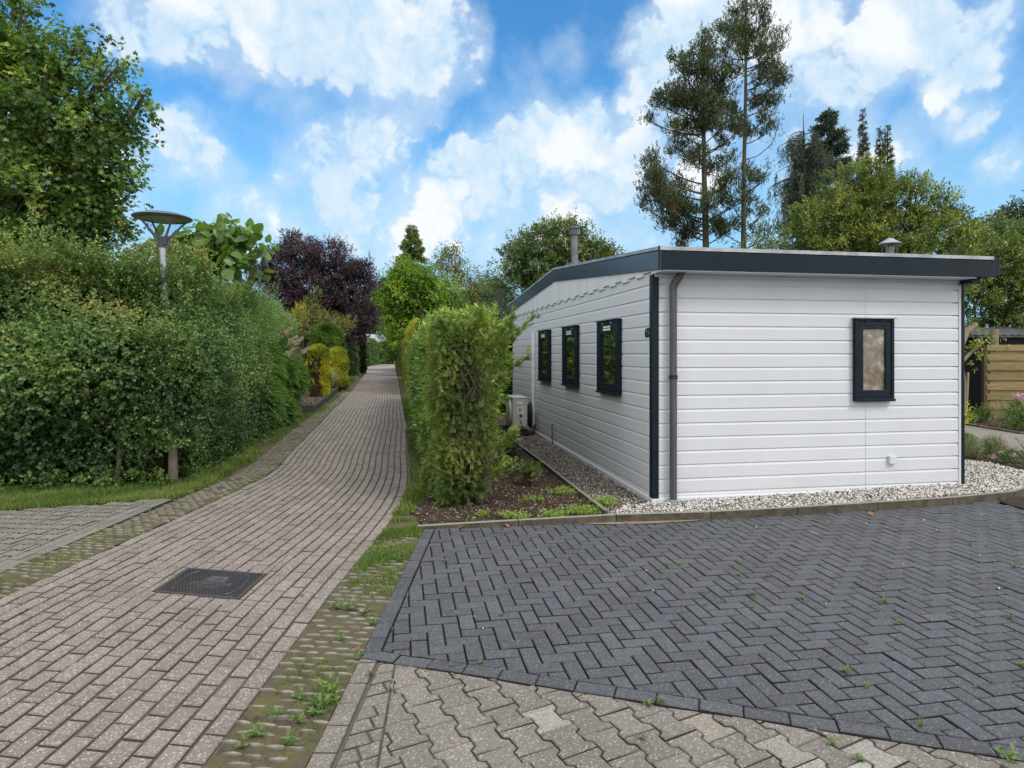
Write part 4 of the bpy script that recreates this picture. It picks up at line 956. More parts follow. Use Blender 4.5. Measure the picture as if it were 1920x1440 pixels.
mb = MB(); mb.lathe([(.085, 2.85), (.085, 3.80), (.11, 3.81), (.11, 3.98), (.02, 3.99)], (1.92, 1.2, 0), 16); mb.build('chimney', M['black'], nh, smooth=True)
mb = MB(); mb.box(1.5, 2.2, -.02, .01, 1.0, 2.1); mb.build('window', M['glass'], nh)
dk = thing('dark_cabin', 'dark flat-roofed cabin half hidden behind the rounded green conifer', 'cabin', (-12.6, 33, 0), A10)
mb = MB(); mb.box(0, 3.2, 0, 4, 0, 2.3); mb.build('wall', M['blackwood'], dk)
mb = MB(); mb.box(-.2, 3.4, -.25, 4.2, 2.32, 2.55); mb.build('roof', M['anth'], dk, bevel=.01)
# ------------------------------------------------------------------ foliage builders
UP = np.array([0, 0, 1.0])
def rdir(n): return unit(rng.normal(size=(n, 3)))
def basis(axis, hint):
    sd = np.cross(axis, hint); L = np.linalg.norm(sd, axis=1, keepdims=True)
    sd = np.where(L < 1e-3, np.array([1, 0, 0]), sd / np.maximum(L, 1e-6)); return sd, unit(np.cross(sd, axis))
class Leaves:
    def __init__(s): s.c = []; s.a = []; s.h = []; s.L = []; s.W = []; s.r = []
    def add(s, c, a, h, L, W, r):
        n = len(c); f = lambda x: np.broadcast_to(np.asarray(x, float), (n,)).copy()
        s.c.append(c); s.a.append(unit(a)); s.h.append(h); s.L.append(f(L)); s.W.append(f(W)); s.r.append(f(r)); return s
    def build(s, name, m, parent, shape='rhomb', fold=.35, curl=.12):
        c, a, h = np.concatenate(s.c), np.concatenate(s.a), np.concatenate(s.h); L, W_, r = np.concatenate(s.L), np.concatenate(s.W), np.concatenate(s.r)
        sd, nr = basis(a, h); n = len(c); L = L[:, None]; W_ = W_[:, None]
        if shape == 'rhomb':
            V = np.stack([c, c + a * L * .42 + sd * W_ * .5 + nr * W_ * fold * .5, c + a * L - nr * L * curl, c + a * L * .42 - sd * W_ * .5 + nr * W_ * fold * .5], 1)
            T = np.array([(0, 1, 2), (0, 2, 3)])
            fs = [(T[None] + (np.arange(n) * 4)[:, None, None]).reshape(-1, 3)]; k = 4
        elif shape == 'leaf':
            u = np.array([0, .22, .55, .85, 1.0]); w = np.array([0, .40, .5, .26, 0])
            pts = []
            for i in range(5):
                mid = c + a * L * u[i] - nr * L * curl * u[i] ** 2
                pts.append(mid)
                if 0 < i < 4: pts.append(mid + sd * W_ * w[i] + nr * W_ * fold * w[i]); pts.append(mid - sd * W_ * w[i] + nr * W_ * fold * w[i])
            V = np.stack(pts, 1)   # 0 base,1 m1,2 l1,3 r1,4 m2,5 l2,6 r2,7 m3,8 l3,9 r3,10 tip
            T = np.array([(0, 2, 1), (0, 1, 3), (7, 8, 10), (7, 10, 9)]); Q = np.array([(1, 2, 5, 4), (3, 1, 4, 6), (4, 5, 8, 7), (6, 4, 7, 9)]); k = 11
            b = (np.arange(n) * k)[:, None, None]; fs = [(T[None] + b).reshape(-1, 3), (Q[None] + b).reshape(-1, 4)]
        elif shape == 'maple':
            ang = np.array([-180, -140, -105, -80, -55, -38, -18, 0, 18, 38, 55, 80, 105, 140]) * math.pi / 180
            rad = np.array([.10, .34, .42, .26, .52, .30, .34, .62, .34, .30, .52, .26, .42, .34])
            ctr = c + a * L * .42; pts = [ctr - nr * L * .0]
            for t_, q in zip(ang, rad): pts.append(ctr + (a * math.cos(t_) * q + sd * math.sin(t_) * q * 1.05) * L - nr * L * (curl * q * q * 2.0))
            V = np.stack(pts, 1); m_ = len(ang); T = np.array([(0, 1 + (i + 1) % m_, 1 + i) for i in range(m_)]); k = m_ + 1
            fs = [(T[None] + (np.arange(n) * k)[:, None, None]).reshape(-1, 3)]
        return raw_mesh(name, V.reshape(-1, 3), fs, m, parent, np.repeat(r, k))

def sprigs(LV, p, ax, n, length, leafL, leafW, spread=55, up=.5, outward=None, r0=None, rv=.25, tip=0.0, ls=(.7, 1.15)):
    """p (N,3) starts, ax (N,3) axes: n leaves along every sprig"""
    N_ = len(p); ax = unit(ax); sd, nr = basis(ax, UP[None] + .3 * rdir(N_))
    ph0 = rng.random(N_) * 6.28; base = rng.random(N_) if r0 is None else r0
    for j in range(n):
        f = (j + .6) / n; ph = ph0 + j * 2.4; th = R(spread) * (1.15 - .6 * f) * (.8 + .4 * rng.random(N_))
        d = ax * np.cos(th)[:, None] + (sd * np.cos(ph)[:, None] + nr * np.sin(ph)[:, None]) * np.sin(th)[:, None]
        hint = UP[None] * up + .55 * rdir(N_) + (0 if outward is None else outward * .5)
        s_ = ls[0] + (ls[1] - ls[0]) * rng.random(N_)
        LV.add(p + ax * (length * f) [..., None] if np.ndim(length) else p + ax * length * f, d, hint, leafL * s_, leafW * s_, np.clip(base + rv * (rng.random(N_) - .5) + tip * (f - .4), 0, 1))
    return LV

def hedge_pts(lx, ly, h, dens, seed, amp=.09, f=.9, bulge=None, rnd_top=.18, depth=.16, faces=('front', 'left', 'right', 'top', 'back')):
    """points on a box hedge in its own frame (x 0..lx, y 0..ly, z 0..h), with normals"""
    Ps, Ns = [], []
    spec = {'front': (lx * h, (0, -1, 0)), 'back': (lx * h, (0, 1, 0)), 'left': (ly * h, (-1, 0, 0)), 'right': (ly * h, (1, 0, 0)), 'top': (lx * ly, (0, 0, 1))}
    for fc in faces:
        ar, nv = spec[fc]; k = dens[fc] if isinstance(dens, dict) else dens; n = int(ar * k)
        if n < 1: continue
        u, v = rng.random(n), rng.random(n)
        p = {'front': lambda: np.stack([u * lx, 0 * u, v * h], 1), 'back': lambda: np.stack([u * lx, 0 * u + ly, v * h], 1), 'left': lambda: np.stack([0 * u, u * ly, v * h], 1), 'right': lambda: np.stack([0 * u + lx, u * ly, v * h], 1), 'top': lambda: np.stack([u * lx, v * ly, 0 * u + h], 1)}[fc]()
        nn = np.tile(np.array(nv, float), (n, 1))
        dpt = -rng.random(n) ** 1.6 * depth
        off = amp * wave(p, f, seed) + dpt
        if bulge is not None and fc != 'top': off = off + bulge(p[:, 2])
        p = p + nn * off[:, None]
        if fc != 'top':                 # round the shoulder
            t_ = np.clip((p[:, 2] - (h - rnd_top)) / rnd_top, 0, 1); p = p - nn * (t_ ** 2 * rnd_top * .6)[:, None]
        Ps.append(p); Ns.append(nn)
    return np.concatenate(Ps), np.concatenate(Ns)
M['inner'] = mat('dark_core', rough=1, spec=.05, build=lambda t, b: t.links.new(ramp(t, noise(t, 22, 6, .75).outputs[0], [(.35, (.010, .012, .006)), (.55, (.030, .028, .015)), (.7, (.055, .043, .028))]).outputs[0], b.inputs['Base Color']))
def inner_box(root, lx, ly, h, ins, seed, bulge=None):  # solid dark box inside the leaves, added to block light and see-through
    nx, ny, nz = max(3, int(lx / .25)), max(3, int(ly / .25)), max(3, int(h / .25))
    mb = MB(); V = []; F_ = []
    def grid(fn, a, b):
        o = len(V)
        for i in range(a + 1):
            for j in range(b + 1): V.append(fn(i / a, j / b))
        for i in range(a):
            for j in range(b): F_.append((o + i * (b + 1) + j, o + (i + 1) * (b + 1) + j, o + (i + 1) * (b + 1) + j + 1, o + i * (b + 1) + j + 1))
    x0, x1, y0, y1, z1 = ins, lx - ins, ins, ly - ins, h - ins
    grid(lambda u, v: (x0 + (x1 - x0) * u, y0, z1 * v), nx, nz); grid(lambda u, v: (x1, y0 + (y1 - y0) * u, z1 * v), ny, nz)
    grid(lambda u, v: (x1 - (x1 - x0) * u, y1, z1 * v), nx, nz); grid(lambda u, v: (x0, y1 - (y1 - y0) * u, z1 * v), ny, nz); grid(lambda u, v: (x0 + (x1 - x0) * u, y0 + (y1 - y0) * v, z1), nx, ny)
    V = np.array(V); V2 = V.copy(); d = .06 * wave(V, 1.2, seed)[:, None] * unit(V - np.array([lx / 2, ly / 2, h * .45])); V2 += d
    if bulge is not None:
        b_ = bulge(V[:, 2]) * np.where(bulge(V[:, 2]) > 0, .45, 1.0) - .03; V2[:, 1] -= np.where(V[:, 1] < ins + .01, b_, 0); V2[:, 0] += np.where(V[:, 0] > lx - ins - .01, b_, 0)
    mb.add(V2, F_); return mb.build('inner_core', M['inner'], root, smooth=True)

def twigs(root, name, starts, ends, r, m, n=3, sag=.1):
    mb = MB()
    for a, b in zip(starts, ends):
        a, b = np.array(a), np.array(b); mid = (a + b) / 2 + rng.normal(0, .06, 3) * np.linalg.norm(b - a)
        t_ = np.linspace(0, 1, n + 2)[:, None]; pts = (1 - t_) ** 2 * a + 2 * t_ * (1 - t_) * mid + t_ ** 2 * b
        mb.tube(pts, np.linspace(r, r * .45, n + 2), 5, cap=False)
    return mb.build(name, m, root, smooth=True)

def trunk_mesh(root, path, r0, r1, m, n=10, name='trunk'):
    mb = MB(); mb.tube(path, np.linspace(r0, r1, len(path)), n); return mb.build(name, m, root, smooth=True)

def blob_crown(LV, blobs, dens, n, length, leafL, leafW, squash=(1, 1, .9), shell=2.6, spread=60, up=.5, rv=.3, droop=0.0, rb=None, up_ax=.35, clump=None, ls=(.7, 1.15)):
    """blobs: (x,y,z,r). Sprigs spread over the outer part of every blob. clump=(count,radius): sprigs gather in tufts"""
    for (x, y, z, r) in blobs:
        N_ = max(4, int(dens * r * r))
        if clump:
            nc = max(4, int(clump[0] * r * r)); cd = rdir(nc); cr = rng.random(nc) ** (1 / shell); cp = cd * cr[:, None] * r
            k = rng.integers(0, nc, N_); p = cp[k] + rng.normal(0, clump[1] * .5, (N_, 3)); d = unit(p + 1e-6); base = np.clip(.5 + .28 * rng.normal(size=nc)[k] , 0, 1)
        else:
            d = rdir(N_); p = d * (rng.random(N_) ** (1 / shell) * r)[:, None]; base = np.clip(.5 + .25 * wave(p + [x, y, z], .8 / max(r, .3), 5) + .12 * rng.normal(size=N_), 0, 1)
        p = p * np.array(squash) * (1 + .22 * wave(d * 1.0, .55, int(abs(x * 13 + z * 7)) % 97))[:, None] + np.array([x, y, z])
        ax = d * .75 + UP * (up_ax - droop) + .6 * rdir(N_)
        sprigs(LV, p, ax, n, length, leafL, leafW, spread, up, d, base if rb is None else np.clip(base * .6 + rb, 0, 1), rv, ls=ls)
    return LV
def limbs(root, start, blobs, r, m, name='branch', frac=.75):
    mb = MB(); start = np.array(start, float)
    for (x, y, z, q) in blobs:
        e = np.array([x, y, z]) + rng.normal(0, q * .2, 3); s_ = start + np.array([0, 0, min(0, 0)])
        mid = s_ * .5 + e * .5 + np.array([0, 0, -.12 * np.linalg.norm(e[:2] - s_[:2])]) + rng.normal(0, .06, 3) * np.linalg.norm(e - s_)
        t_ = np.linspace(0, 1, 7)[:, None]; pts = (1 - t_) ** 2 * s_ + 2 * t_ * (1 - t_) * mid + t_ ** 2 * e
        mb.tube(pts, np.linspace(r, r * .3, 7), 6, cap=False)
        for _ in range(4):
            e2 = e + rdir(1)[0] * q * .8; b0 = pts[4]; mb.tube([b0, (b0 + e2) / 2 + rng.normal(0, .08, 3) * q, e2], [r * .4, r * .25, r * .1], 5, cap=False)
    return mb.build(name, m, root, smooth=True)
def pxblobs(Y, lst, dy=0.0):
    """(px,py,radius px[,depth offset]) in the photograph -> world blobs at their own distance"""
    res = []
    for t_ in lst:
        d = (t_[3] if len(t_) > 3 else 0) ; y = Y + d; p = P(t_[0], t_[1], y); res.append((p[0], p[1], p[2], t_[2] * y / F))
    return res
def local(blobs, o): return [(b[0] - o[0], b[1] - o[1], b[2] - o[2], b[3]) for b in blobs]

# leaf colours
G_ = {}
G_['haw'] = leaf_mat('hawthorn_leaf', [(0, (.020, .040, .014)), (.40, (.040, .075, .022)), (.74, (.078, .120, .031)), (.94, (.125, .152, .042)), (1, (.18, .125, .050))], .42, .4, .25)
G_['willow'] = leaf_mat('willow_leaf', [(0, (.050, .090, .028)), (.5, (.100, .165, .048)), (1, (.20, .26, .10))], .45, .35, .3)
G_['fern'] = leaf_mat('sorbaria_leaf', [(0, (.030, .070, .020)), (.5, (.065, .130, .030)), (1, (.14, .20, .05))], .45, .35, .3)
G_['privet'] = leaf_mat('privet_leaf', [(0, (.028, .050, .024)), (.5, (.055, .088, .038)), (1, (.11, .15, .065))], .4, .4, .22)
G_['yew'] = leaf_mat('yew_needle', [(0, (.026, .048, .014)), (.4, (.055, .085, .020)), (.75, (.110, .150, .030)), (1, (.19, .20, .045))], .5, .3, .25)
G_['laurel'] = leaf_mat('laurel_leaf', [(0, (.055, .110, .022)), (.5, (.115, .185, .035)), (1, (.22, .28, .06))], .28, .5, .32)
G_['gold'] = leaf_mat('golden_foliage', [(0, (.085, .110, .016)), (.5, (.19, .20, .022)), (1, (.34, .29, .035))], .5, .3, .3)
G_['goldcon'] = leaf_mat('golden_cypress', [(0, (.035, .042, .010)), (.35, (.10, .125, .014)), (.7, (.22, .225, .020)), (1, (.34, .31, .03))], .5, .3, .3)
G_['thuja'] = leaf_mat('thuja_foliage', [(0, (.020, .046, .010)), (.5, (.045, .090, .014)), (1, (.10, .15, .022))], .5, .3, .25)
G_['hedgegreen'] = leaf_mat('clipped_green_leaf', [(0, (.030, .062, .018)), (.5, (.065, .115, .028)), (1, (.14, .19, .05))], .45, .35, .25)
G_['darkhedge'] = leaf_mat('dark_hedge_leaf', [(0, (.012, .022, .009)), (.6, (.028, .046, .016)), (1, (.06, .085, .026))], .4, .4, .15)
G_['maple'] = leaf_mat('maple_leaf', [(0, (.022, .046, .011)), (.45, (.045, .085, .018)), (.8, (.085, .135, .026)), (1, (.17, .20, .05))], .4, .4, .34)
G_['catalpa'] = leaf_mat('catalpa_leaf', [(0, (.060, .105, .030)), (.5, (.100, .165, .042)), (1, (.17, .23, .075))], .35, .45, .38)
G_['plum'] = leaf_mat('purple_leaf', [(0, (.014, .008, .013)), (.5, (.030, .015, .024)), (.85, (.055, .026, .036)), (1, (.10, .050, .055))], .38, .5, .18, (1.4, .7, .8))
G_['acer'] = leaf_mat('bright_green_leaf', [(0, (.050, .105, .016)), (.5, (.105, .185, .022)), (1, (.20, .28, .040))], .5, .3, .35)
G_['round'] = leaf_mat('ash_leaf', [(0, (.035, .065, .020)), (.5, (.075, .115, .034)), (.85, (.13, .16, .05)), (1, (.20, .19, .075))], .45, .35, .3)
G_['fir'] = leaf_mat('dark_conifer', [(0, (.016, .024, .012)), (.5, (.034, .046, .020)), (.85, (.062, .085, .026)), (1, (.085, .060, .038))], .5, .3, .15)
G_['spruce'] = leaf_mat('blue_spruce', [(0, (.018, .030, .022)), (.5, (.038, .056, .040)), (1, (.075, .100, .070))], .5, .3, .12)
G_['bush'] = leaf_mat('glossy_bush_leaf', [(0, (.034, .062, .014)), (.4, (.075, .110, .020)), (.8, (.145, .175, .030)), (1, (.24, .25, .055))], .26, .6, .34)
G_['far'] = leaf_mat('distant_leaf', [(0, (.045, .075, .035)), (.5, (.085, .125, .055)), (1, (.15, .19, .085))], .5, .3, .25)
G_['olive'] = leaf_mat('olive_leaf', [(0, (.060, .070, .022)), (.5, (.115, .125, .036)), (1, (.19, .19, .06))], .45, .35, .3)
M['twig'] = mat('thin_twig', rough=.9, build=b_wood([(.3, (.09, .065, .045)), (.7, (.20, .15, .11))]))
M['darktwig'] = mat('brown_dead_foliage', rough=.95, spec=.1, build=b_wood([(.3, (.025, .018, .013)), (.7, (.075, .052, .038))]))

# ------------------------------------------------------------------ left hedge
# frame: x along the side street (EX), y along the lane (EY); corner at HC
def hroot(name, label, cat, ab, group=None): return thing(name, label, cat, (*hp(*ab), 0), A10, group)
bul = lambda z: .36 * np.exp(-((z - 1.25) / .62) ** 2) - .42 * np.clip((z - 1.75) / .75, 0, 1)
hw = hroot('hawthorn_hedge', 'tall dark hawthorn hedge wrapping the corner around the nearest street lamp', 'hedge', (-6.6, 0))
LX, LY, LH = 6.6, 1.5, 2.72
LV = Leaves()
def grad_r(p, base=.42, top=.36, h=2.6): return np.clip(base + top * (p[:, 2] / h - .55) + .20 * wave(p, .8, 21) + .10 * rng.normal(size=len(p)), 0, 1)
p, nn = hedge_pts(LX, LY, LH, {'front': 520, 'right': 420, 'top': 420, 'left': 0, 'back': 40}, 3, amp=.17, f=.75, bulge=bul, depth=.30)
keep = ~((abs(p[:, 0] - (LX - .14)) < .2) & (p[:, 2] < .42) & (p[:, 1] < .3)); p, nn = p[keep], nn[keep]
pk = (wave(p, 1.3, 77) > -.75) | (rng.random(len(p)) > .45); p, nn = p[pk], nn[pk]          # darker pockets where the growth is thin
szf = np.clip(1.05 + .30 * wave(p, .35, 78) - .10 * (p[:, 0] - 3) / 3, .72, 1.5)
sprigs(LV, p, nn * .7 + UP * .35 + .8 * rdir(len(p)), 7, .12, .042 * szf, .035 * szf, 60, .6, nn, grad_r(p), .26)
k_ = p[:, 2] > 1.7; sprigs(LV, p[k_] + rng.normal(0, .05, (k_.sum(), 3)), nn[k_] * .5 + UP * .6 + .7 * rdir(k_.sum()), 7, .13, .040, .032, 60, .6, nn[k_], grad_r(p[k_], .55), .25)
# foliage that has grown round the lamp post
q = np.array([LX - .14, -.10, 0]) + np.stack([rng.normal(0, .17, 900), -.28 * rng.random(900), .48 + 1.42 * rng.random(900)], 1); q = q[(q[:, 1] > -.50)]
sprigs(LV, q, np.array([0, -.6, .3]) + .8 * rdir(len(q)), 7, .12, .040, .034, 60, .6, None, grad_r(q), .22)
# lane side of the same hedge
p, nn = hedge_pts(1.4, 4.4, 2.66, {'front': 0, 'right': 520, 'top': 420, 'left': 0, 'back': 0}, 4, amp=.12, f=.75, bulge=lambda z: bul(z) * .8, depth=.28)
p = p + [LX - 1.4, 0, 0]; keep = ~((p[:, 1] < .35) & (p[:, 2] < .42)); p, nn = p[keep], nn[keep]
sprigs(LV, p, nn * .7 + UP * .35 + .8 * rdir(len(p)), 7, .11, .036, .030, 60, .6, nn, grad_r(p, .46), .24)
# long wild shoots on top
ns = 420; q = np.stack([rng.random(ns) ** 1.0 * LX, rng.random(ns) * LY * .9, np.full(ns, LH - .1)], 1); sel = rng.random(ns) < (1.15 - q[:, 0] / LX * .55); q = q[sel]
hgt = (.25 + .75 * rng.random(len(q)) ** 1.5) * np.clip(1.25 - q[:, 0] / LX * .75, .35, 1.2)
ax = UP + .28 * rdir(len(q))
for f in np.linspace(.05, 1, 9): sprigs(LV, q + ax * (hgt * f)[:, None], ax * .6 + .8 * rdir(len(q)), 4, .09, .036, .027, 65, .5, None, np.clip(.62 + .25 * f + .1 * rng.normal(size=len(q)), 0, 1), .2)
# small plants at the foot
q = np.stack([rng.random(240) * LX, -.10 - .18 * rng.random(240), .03 + .12 * rng.random(240)], 1); sprigs(LV, q, UP * .5 + .9 * rdir(240), 6, .10, .055, .045, 70, .9, None, .35 + .4 * rng.random(240))
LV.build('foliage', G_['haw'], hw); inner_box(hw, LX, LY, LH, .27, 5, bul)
ib = MB(); o = inner_box(hw, 1.4, 4.4, 2.66, .26, 6, lambda z: bul(z) * .8); o.location = (LX - 1.4, 0, 0)
for (xx, yy, rr) in ((LX - .72, -.02, .035), (LX - 1.6, .1, .03), (LX + .02, 1.6, .03), (LX - .45, .35, .035)):
    mb = MB(); mb.tube([(xx, yy, -.05), (xx + .03, yy + .02, .3), (xx, yy + .1, .9)], [rr, rr * .8, rr * .6], 7); mb.build('stem', M['barkgreen'], hw, smooth=True)

wl = hroot('willow_hedge', 'light green narrow-leaved shrub hedge behind the hawthorn on the lane', 'hedge', (-1.68, 2.9))
LV = Leaves(); p, nn = hedge_pts(1.45, 5.2, 2.70, {'front': 300, 'right': 430, 'top': 520, 'left': 0, 'back': 60}, 8, amp=.16, f=.6, bulge=lambda z: .22 * np.exp(-((z - 2.0) / .6) ** 2), depth=.3, rnd_top=.5)
sprigs(LV, p, nn * .4 + UP * .7 + .6 * rdir(len(p)), 8, .20, .050, .015, 45, .4, nn, np.clip(.45 + .22 * wave(p, .8, 9) + .1 * rng.normal(size=len(p)), 0, 1), .3)
q = np.stack([rng.random(260) * 1.4, rng.random(260) * 5.1, np.full(260, 2.6)], 1); ax = UP + .35 * rdir(260); hg = .2 + .55 * rng.random(260)
for f in np.linspace(.1, 1, 7): sprigs(LV, q + ax * (hg * f)[:, None], ax + .5 * rdir(260), 4, .10, .048, .014, 50, .4, None, np.clip(.6 + .3 * rng.random(260), 0, 1), .2)
LV.build('foliage', G_['willow'], wl); inner_box(wl, 1.45, 5.2, 2.62, .24, 12)

sb = hroot('sorbaria_shrub', 'feathery fern-leaved shrub with cream flower plumes by the lane', 'shrub', (-.72, 4.3))
LV = Leaves(); p, nn = hedge_pts(.62, 4.3, 1.75, {'front': 240, 'right': 330, 'top': 260, 'left': 0, 'back': 60}, 13, amp=.14, f=.8, bulge=lambda z: .16 * np.exp(-((z - .8) / .6) ** 2), depth=.26, rnd_top=.4)
ax = unit(nn * .8 + UP * .1 + .55 * rdir(len(p)))      # pinnate fronds: rows of leaflets on both sides of a drooping stalk
sdv, nrv = basis(ax, UP[None] + .25 * rdir(len(p))); fl = .24 + .1 * rng.random(len(p)); rb_ = np.clip(.5 + .22 * wave(p, .9, 15) + .12 * rng.normal(size=len(p)), 0, 1)
for f in np.linspace(.15, 1, 8):
    c_ = p + ax * (fl * f)[:, None] - UP * (fl * f * f * .35)[:, None]
    for sg in (-1, 1): LV.add(c_, ax * .45 + sdv * sg, nrv + .2 * rdir(len(p)), .085 * (1.15 - .6 * abs(f - .4)), .020, np.clip(rb_ + .12 * rng.normal(size=len(p)), 0, 1))
LV.build('foliage', G_['fern'], sb, fold=.2, curl=.2); inner_box(sb, .62, 4.3, 1.7, .2, 17)
M['plume'] = leaf_mat('cream_plume', [(0, (.42, .32, .22)), (.6, (.62, .52, .40)), (1, (.74, .66, .54))], .8, .1, .3, (1, 1, 1))
for (px, py, Y) in ((534, 626, 13.4), (543, 643, 13.3), (554, 645, 13.5), (536, 667, 13.0), (567, 662, 14.6)):
    w_ = P(px, py, Y); l_ = np.array([(w_[:2] - np.array(hp(-.72, 4.3))) @ EX, (w_[:2] - np.array(hp(-.72, 4.3))) @ EY, w_[2]]); LV = Leaves(); n = 240
    axp = unit(np.array([.55, -.1, .5])); t_ = rng.random(n); q = l_ + axp * (t_ * .20)[:, None] + rng.normal(0, 1, (n, 3)) * (.028 * (1.15 - t_))[:, None]
    LV.add(q, rdir(n) + axp, rdir(n), .030, .020, rng.random(n)); LV.add(l_[None] - axp * .25, axp[None], UP[None], .5, .012, .3); LV.build('flower_plume', M['plume'], sb)
pv = hroot('privet_hedge', 'grey-green clipped hedge end just before the golden conifers', 'hedge', (-1.72, 8.0))
LV = Leaves(); p, nn = hedge_pts(1.5, 2.4, 2.5, {'front': 260, 'right': 520, 'top': 420, 'left': 0, 'back': 60}, 19, amp=.07, f=.9, depth=.16)
sprigs(LV, p, nn * .7 + UP * .4 + .6 * rdir(len(p)), 7, .10, .032, .020, 60, .5, nn, np.clip(.45 + .2 * wave(p, .9, 20) + .1 * rng.normal(size=len(p)), 0, 1), .3)
LV.build('foliage', G_['privet'], pv); inner_box(pv, 1.5, 2.4, 2.5, .16, 22)

# ------------------------------------------------------------------ right hedges
yo = np.array([-.77, 6.44]); yw = thing('yew_hedge', 'yew hedge block with bare brown twigs showing, at the lane edge', 'hedge', (*yo, 0), A10)
LV = Leaves(); p, nn = hedge_pts(.56, 1.6, 1.93, {'front': 2100, 'left': 1700, 'right': 900, 'top': 2100, 'back': 200}, 31, amp=.075, f=1.3, depth=.16, rnd_top=.14)
thin = np.exp(-(((p[:, 0] - .37) / .17) ** 2 + ((p[:, 2] - 1.25) / .52) ** 2)) * (nn[:, 1] < -.5); keep = rng.random(len(p)) > thin * .70
tp = np.exp(-(((p[:, 0] - .55) / .35) ** 2 + ((p[:, 2] - .35) / .25) ** 2)); keep &= rng.random(len(p)) > tp * .35 * (nn[:, 1] < -.5)
keep &= ~((p[:, 2] < .16) & (p[:, 0] > .34)); p, nn = p[keep], nn[keep]
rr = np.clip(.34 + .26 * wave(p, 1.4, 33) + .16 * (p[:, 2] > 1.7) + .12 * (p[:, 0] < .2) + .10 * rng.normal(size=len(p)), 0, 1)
ax = unit(nn * .9 + UP * .05 + .75 * rdir(len(p)))
sdv, nrv = basis(ax, UP[None] + .3 * rdir(len(p)))
for f in np.linspace(.1, 1, 8):
    c_ = p + ax * .068 * f - UP * .018 * f * f
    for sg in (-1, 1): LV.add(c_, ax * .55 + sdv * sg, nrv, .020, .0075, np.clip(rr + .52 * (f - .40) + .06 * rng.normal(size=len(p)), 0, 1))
# wild branches poking out at the upper right
q0 = []; q1 = []
for (a, b) in (((.52, .15, 1.45), (1.02, .05, 1.99)), ((.52, .2, 1.2), (.96, 0, 1.58)), ((.48, .1, 1.5), (.80, -.05, 2.0)), ((.52, .1, 1.3), (.82, .0, 1.85)), ((.35, .1, 1.6), (.45, 0, 2.04)), ((.56, .1, .5), (.80, -.1, .80)), ((.5, 0, .3), (.76, -.15, .50))):
    a, b = np.array(a), np.array(b); q0.append(a); q1.append(b)
    for t_ in np.linspace(.25, 1, 34):
        c0 = a + (b - a) * t_ + rng.normal(0, .02, 3); k = 6; axs = unit(np.tile(b - a, (k, 1)) * .6 + .25 * rdir(k)); s2, n2 = basis(axs, UP[None] + .4 * rdir(k))
        for f in np.linspace(.2, 1, 6):
            for sg in (-1, 1): LV.add(c0 + axs * .055 * f, axs * .5 + s2 * sg, n2, .019, .0075, np.full(k, .62) + .15 * rng.normal(size=k))
LV.build('foliage', G_['yew'], yw, fold=.1); inner_box(yw, .58, 1.6, 1.9, .2, 35)
n = 120; a = np.stack([.12 + .46 * rng.random(n), .04 + .2 * rng.random(n), .25 + 1.1 * rng.random(n)], 1); b = a + np.stack([rng.normal(0, .14, n), -.05 - .10 * rng.random(n), .10 + .35 * rng.random(n)], 1)
twigs(yw, 'bare_twig', list(a) + q0, list(b) + q1, .0055, M['twig'])
for xx in (.16, .34, .50):
    mb = MB(); mb.tube([(xx, .25, -.05), (xx + .02, .22, .5), (xx - .05, .3, 1.2)], [.03, .024, .015], 7); mb.build('stem', M['bark'], yw, smooth=True)
mb = MB(); mb.tube([(.48, .12, 0), (.46, .10, .6), (.44, .06, 1.2), (.38, .08, 1.75)], [.020, .016, .012, .006], 6); mb.build('stem', M['bark'], yw, smooth=True)

lo = np.array([-.93, 8.0]); la = thing('laurel_hedge', 'bright glossy broad-leaved laurel hedge directly behind the yew block', 'hedge', (*lo, 0), A10)
LV = Leaves(); p, nn = hedge_pts(.74, 13, 2.02, {'front': 120, 'left': 150, 'right': 170, 'top': 190, 'back': 30}, 41, amp=.10, f=.8, depth=.2, rnd_top=.3)
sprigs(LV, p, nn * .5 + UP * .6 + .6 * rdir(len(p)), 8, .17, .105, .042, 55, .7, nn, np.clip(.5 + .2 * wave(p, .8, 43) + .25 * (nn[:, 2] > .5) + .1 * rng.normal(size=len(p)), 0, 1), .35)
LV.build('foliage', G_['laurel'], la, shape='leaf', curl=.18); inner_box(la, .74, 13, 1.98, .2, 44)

def clipped(name, label, o, ang, lx, ly, h, dens, m, seed, n=6, length=.10, lL=.05, lW=.03, amp=.07, group=None, faces=None, rtop=.2, topshift=.2):
    r_ = thing(name, label, 'hedge', (*o, 0), ang, group); LV = Leaves()
    p, nn = hedge_pts(lx, ly, h, faces or {'front': dens, 'left': dens, 'right': dens, 'top': dens * 1.2, 'back': dens * .2}, seed, amp=amp, f=.7, depth=.18, rnd_top=rtop)
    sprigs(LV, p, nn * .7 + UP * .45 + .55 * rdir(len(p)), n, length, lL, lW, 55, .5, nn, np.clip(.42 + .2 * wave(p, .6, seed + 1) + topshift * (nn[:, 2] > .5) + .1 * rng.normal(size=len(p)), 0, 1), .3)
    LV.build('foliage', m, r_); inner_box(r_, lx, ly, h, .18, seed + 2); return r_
clipped('golden_hedge', 'golden yellow clipped hedge beyond the laurel on the right of the lane', (-3.62, 23.5), R(10.7), 1.6, 17, 2.75, 130, G_['gold'], 51, n=6, length=.16, lL=.09, lW=.035, amp=.10, rtop=.7)
clipped('green_hedge', 'plain green clipped hedge farthest along the right side of the lane', (-7.35, 43.0), R(11), 1.5, 24, 2.9, 50, G_['hedgegreen'], 55, n=6, length=.2, lL=.13, lW=.07, amp=.12, rtop=.5)
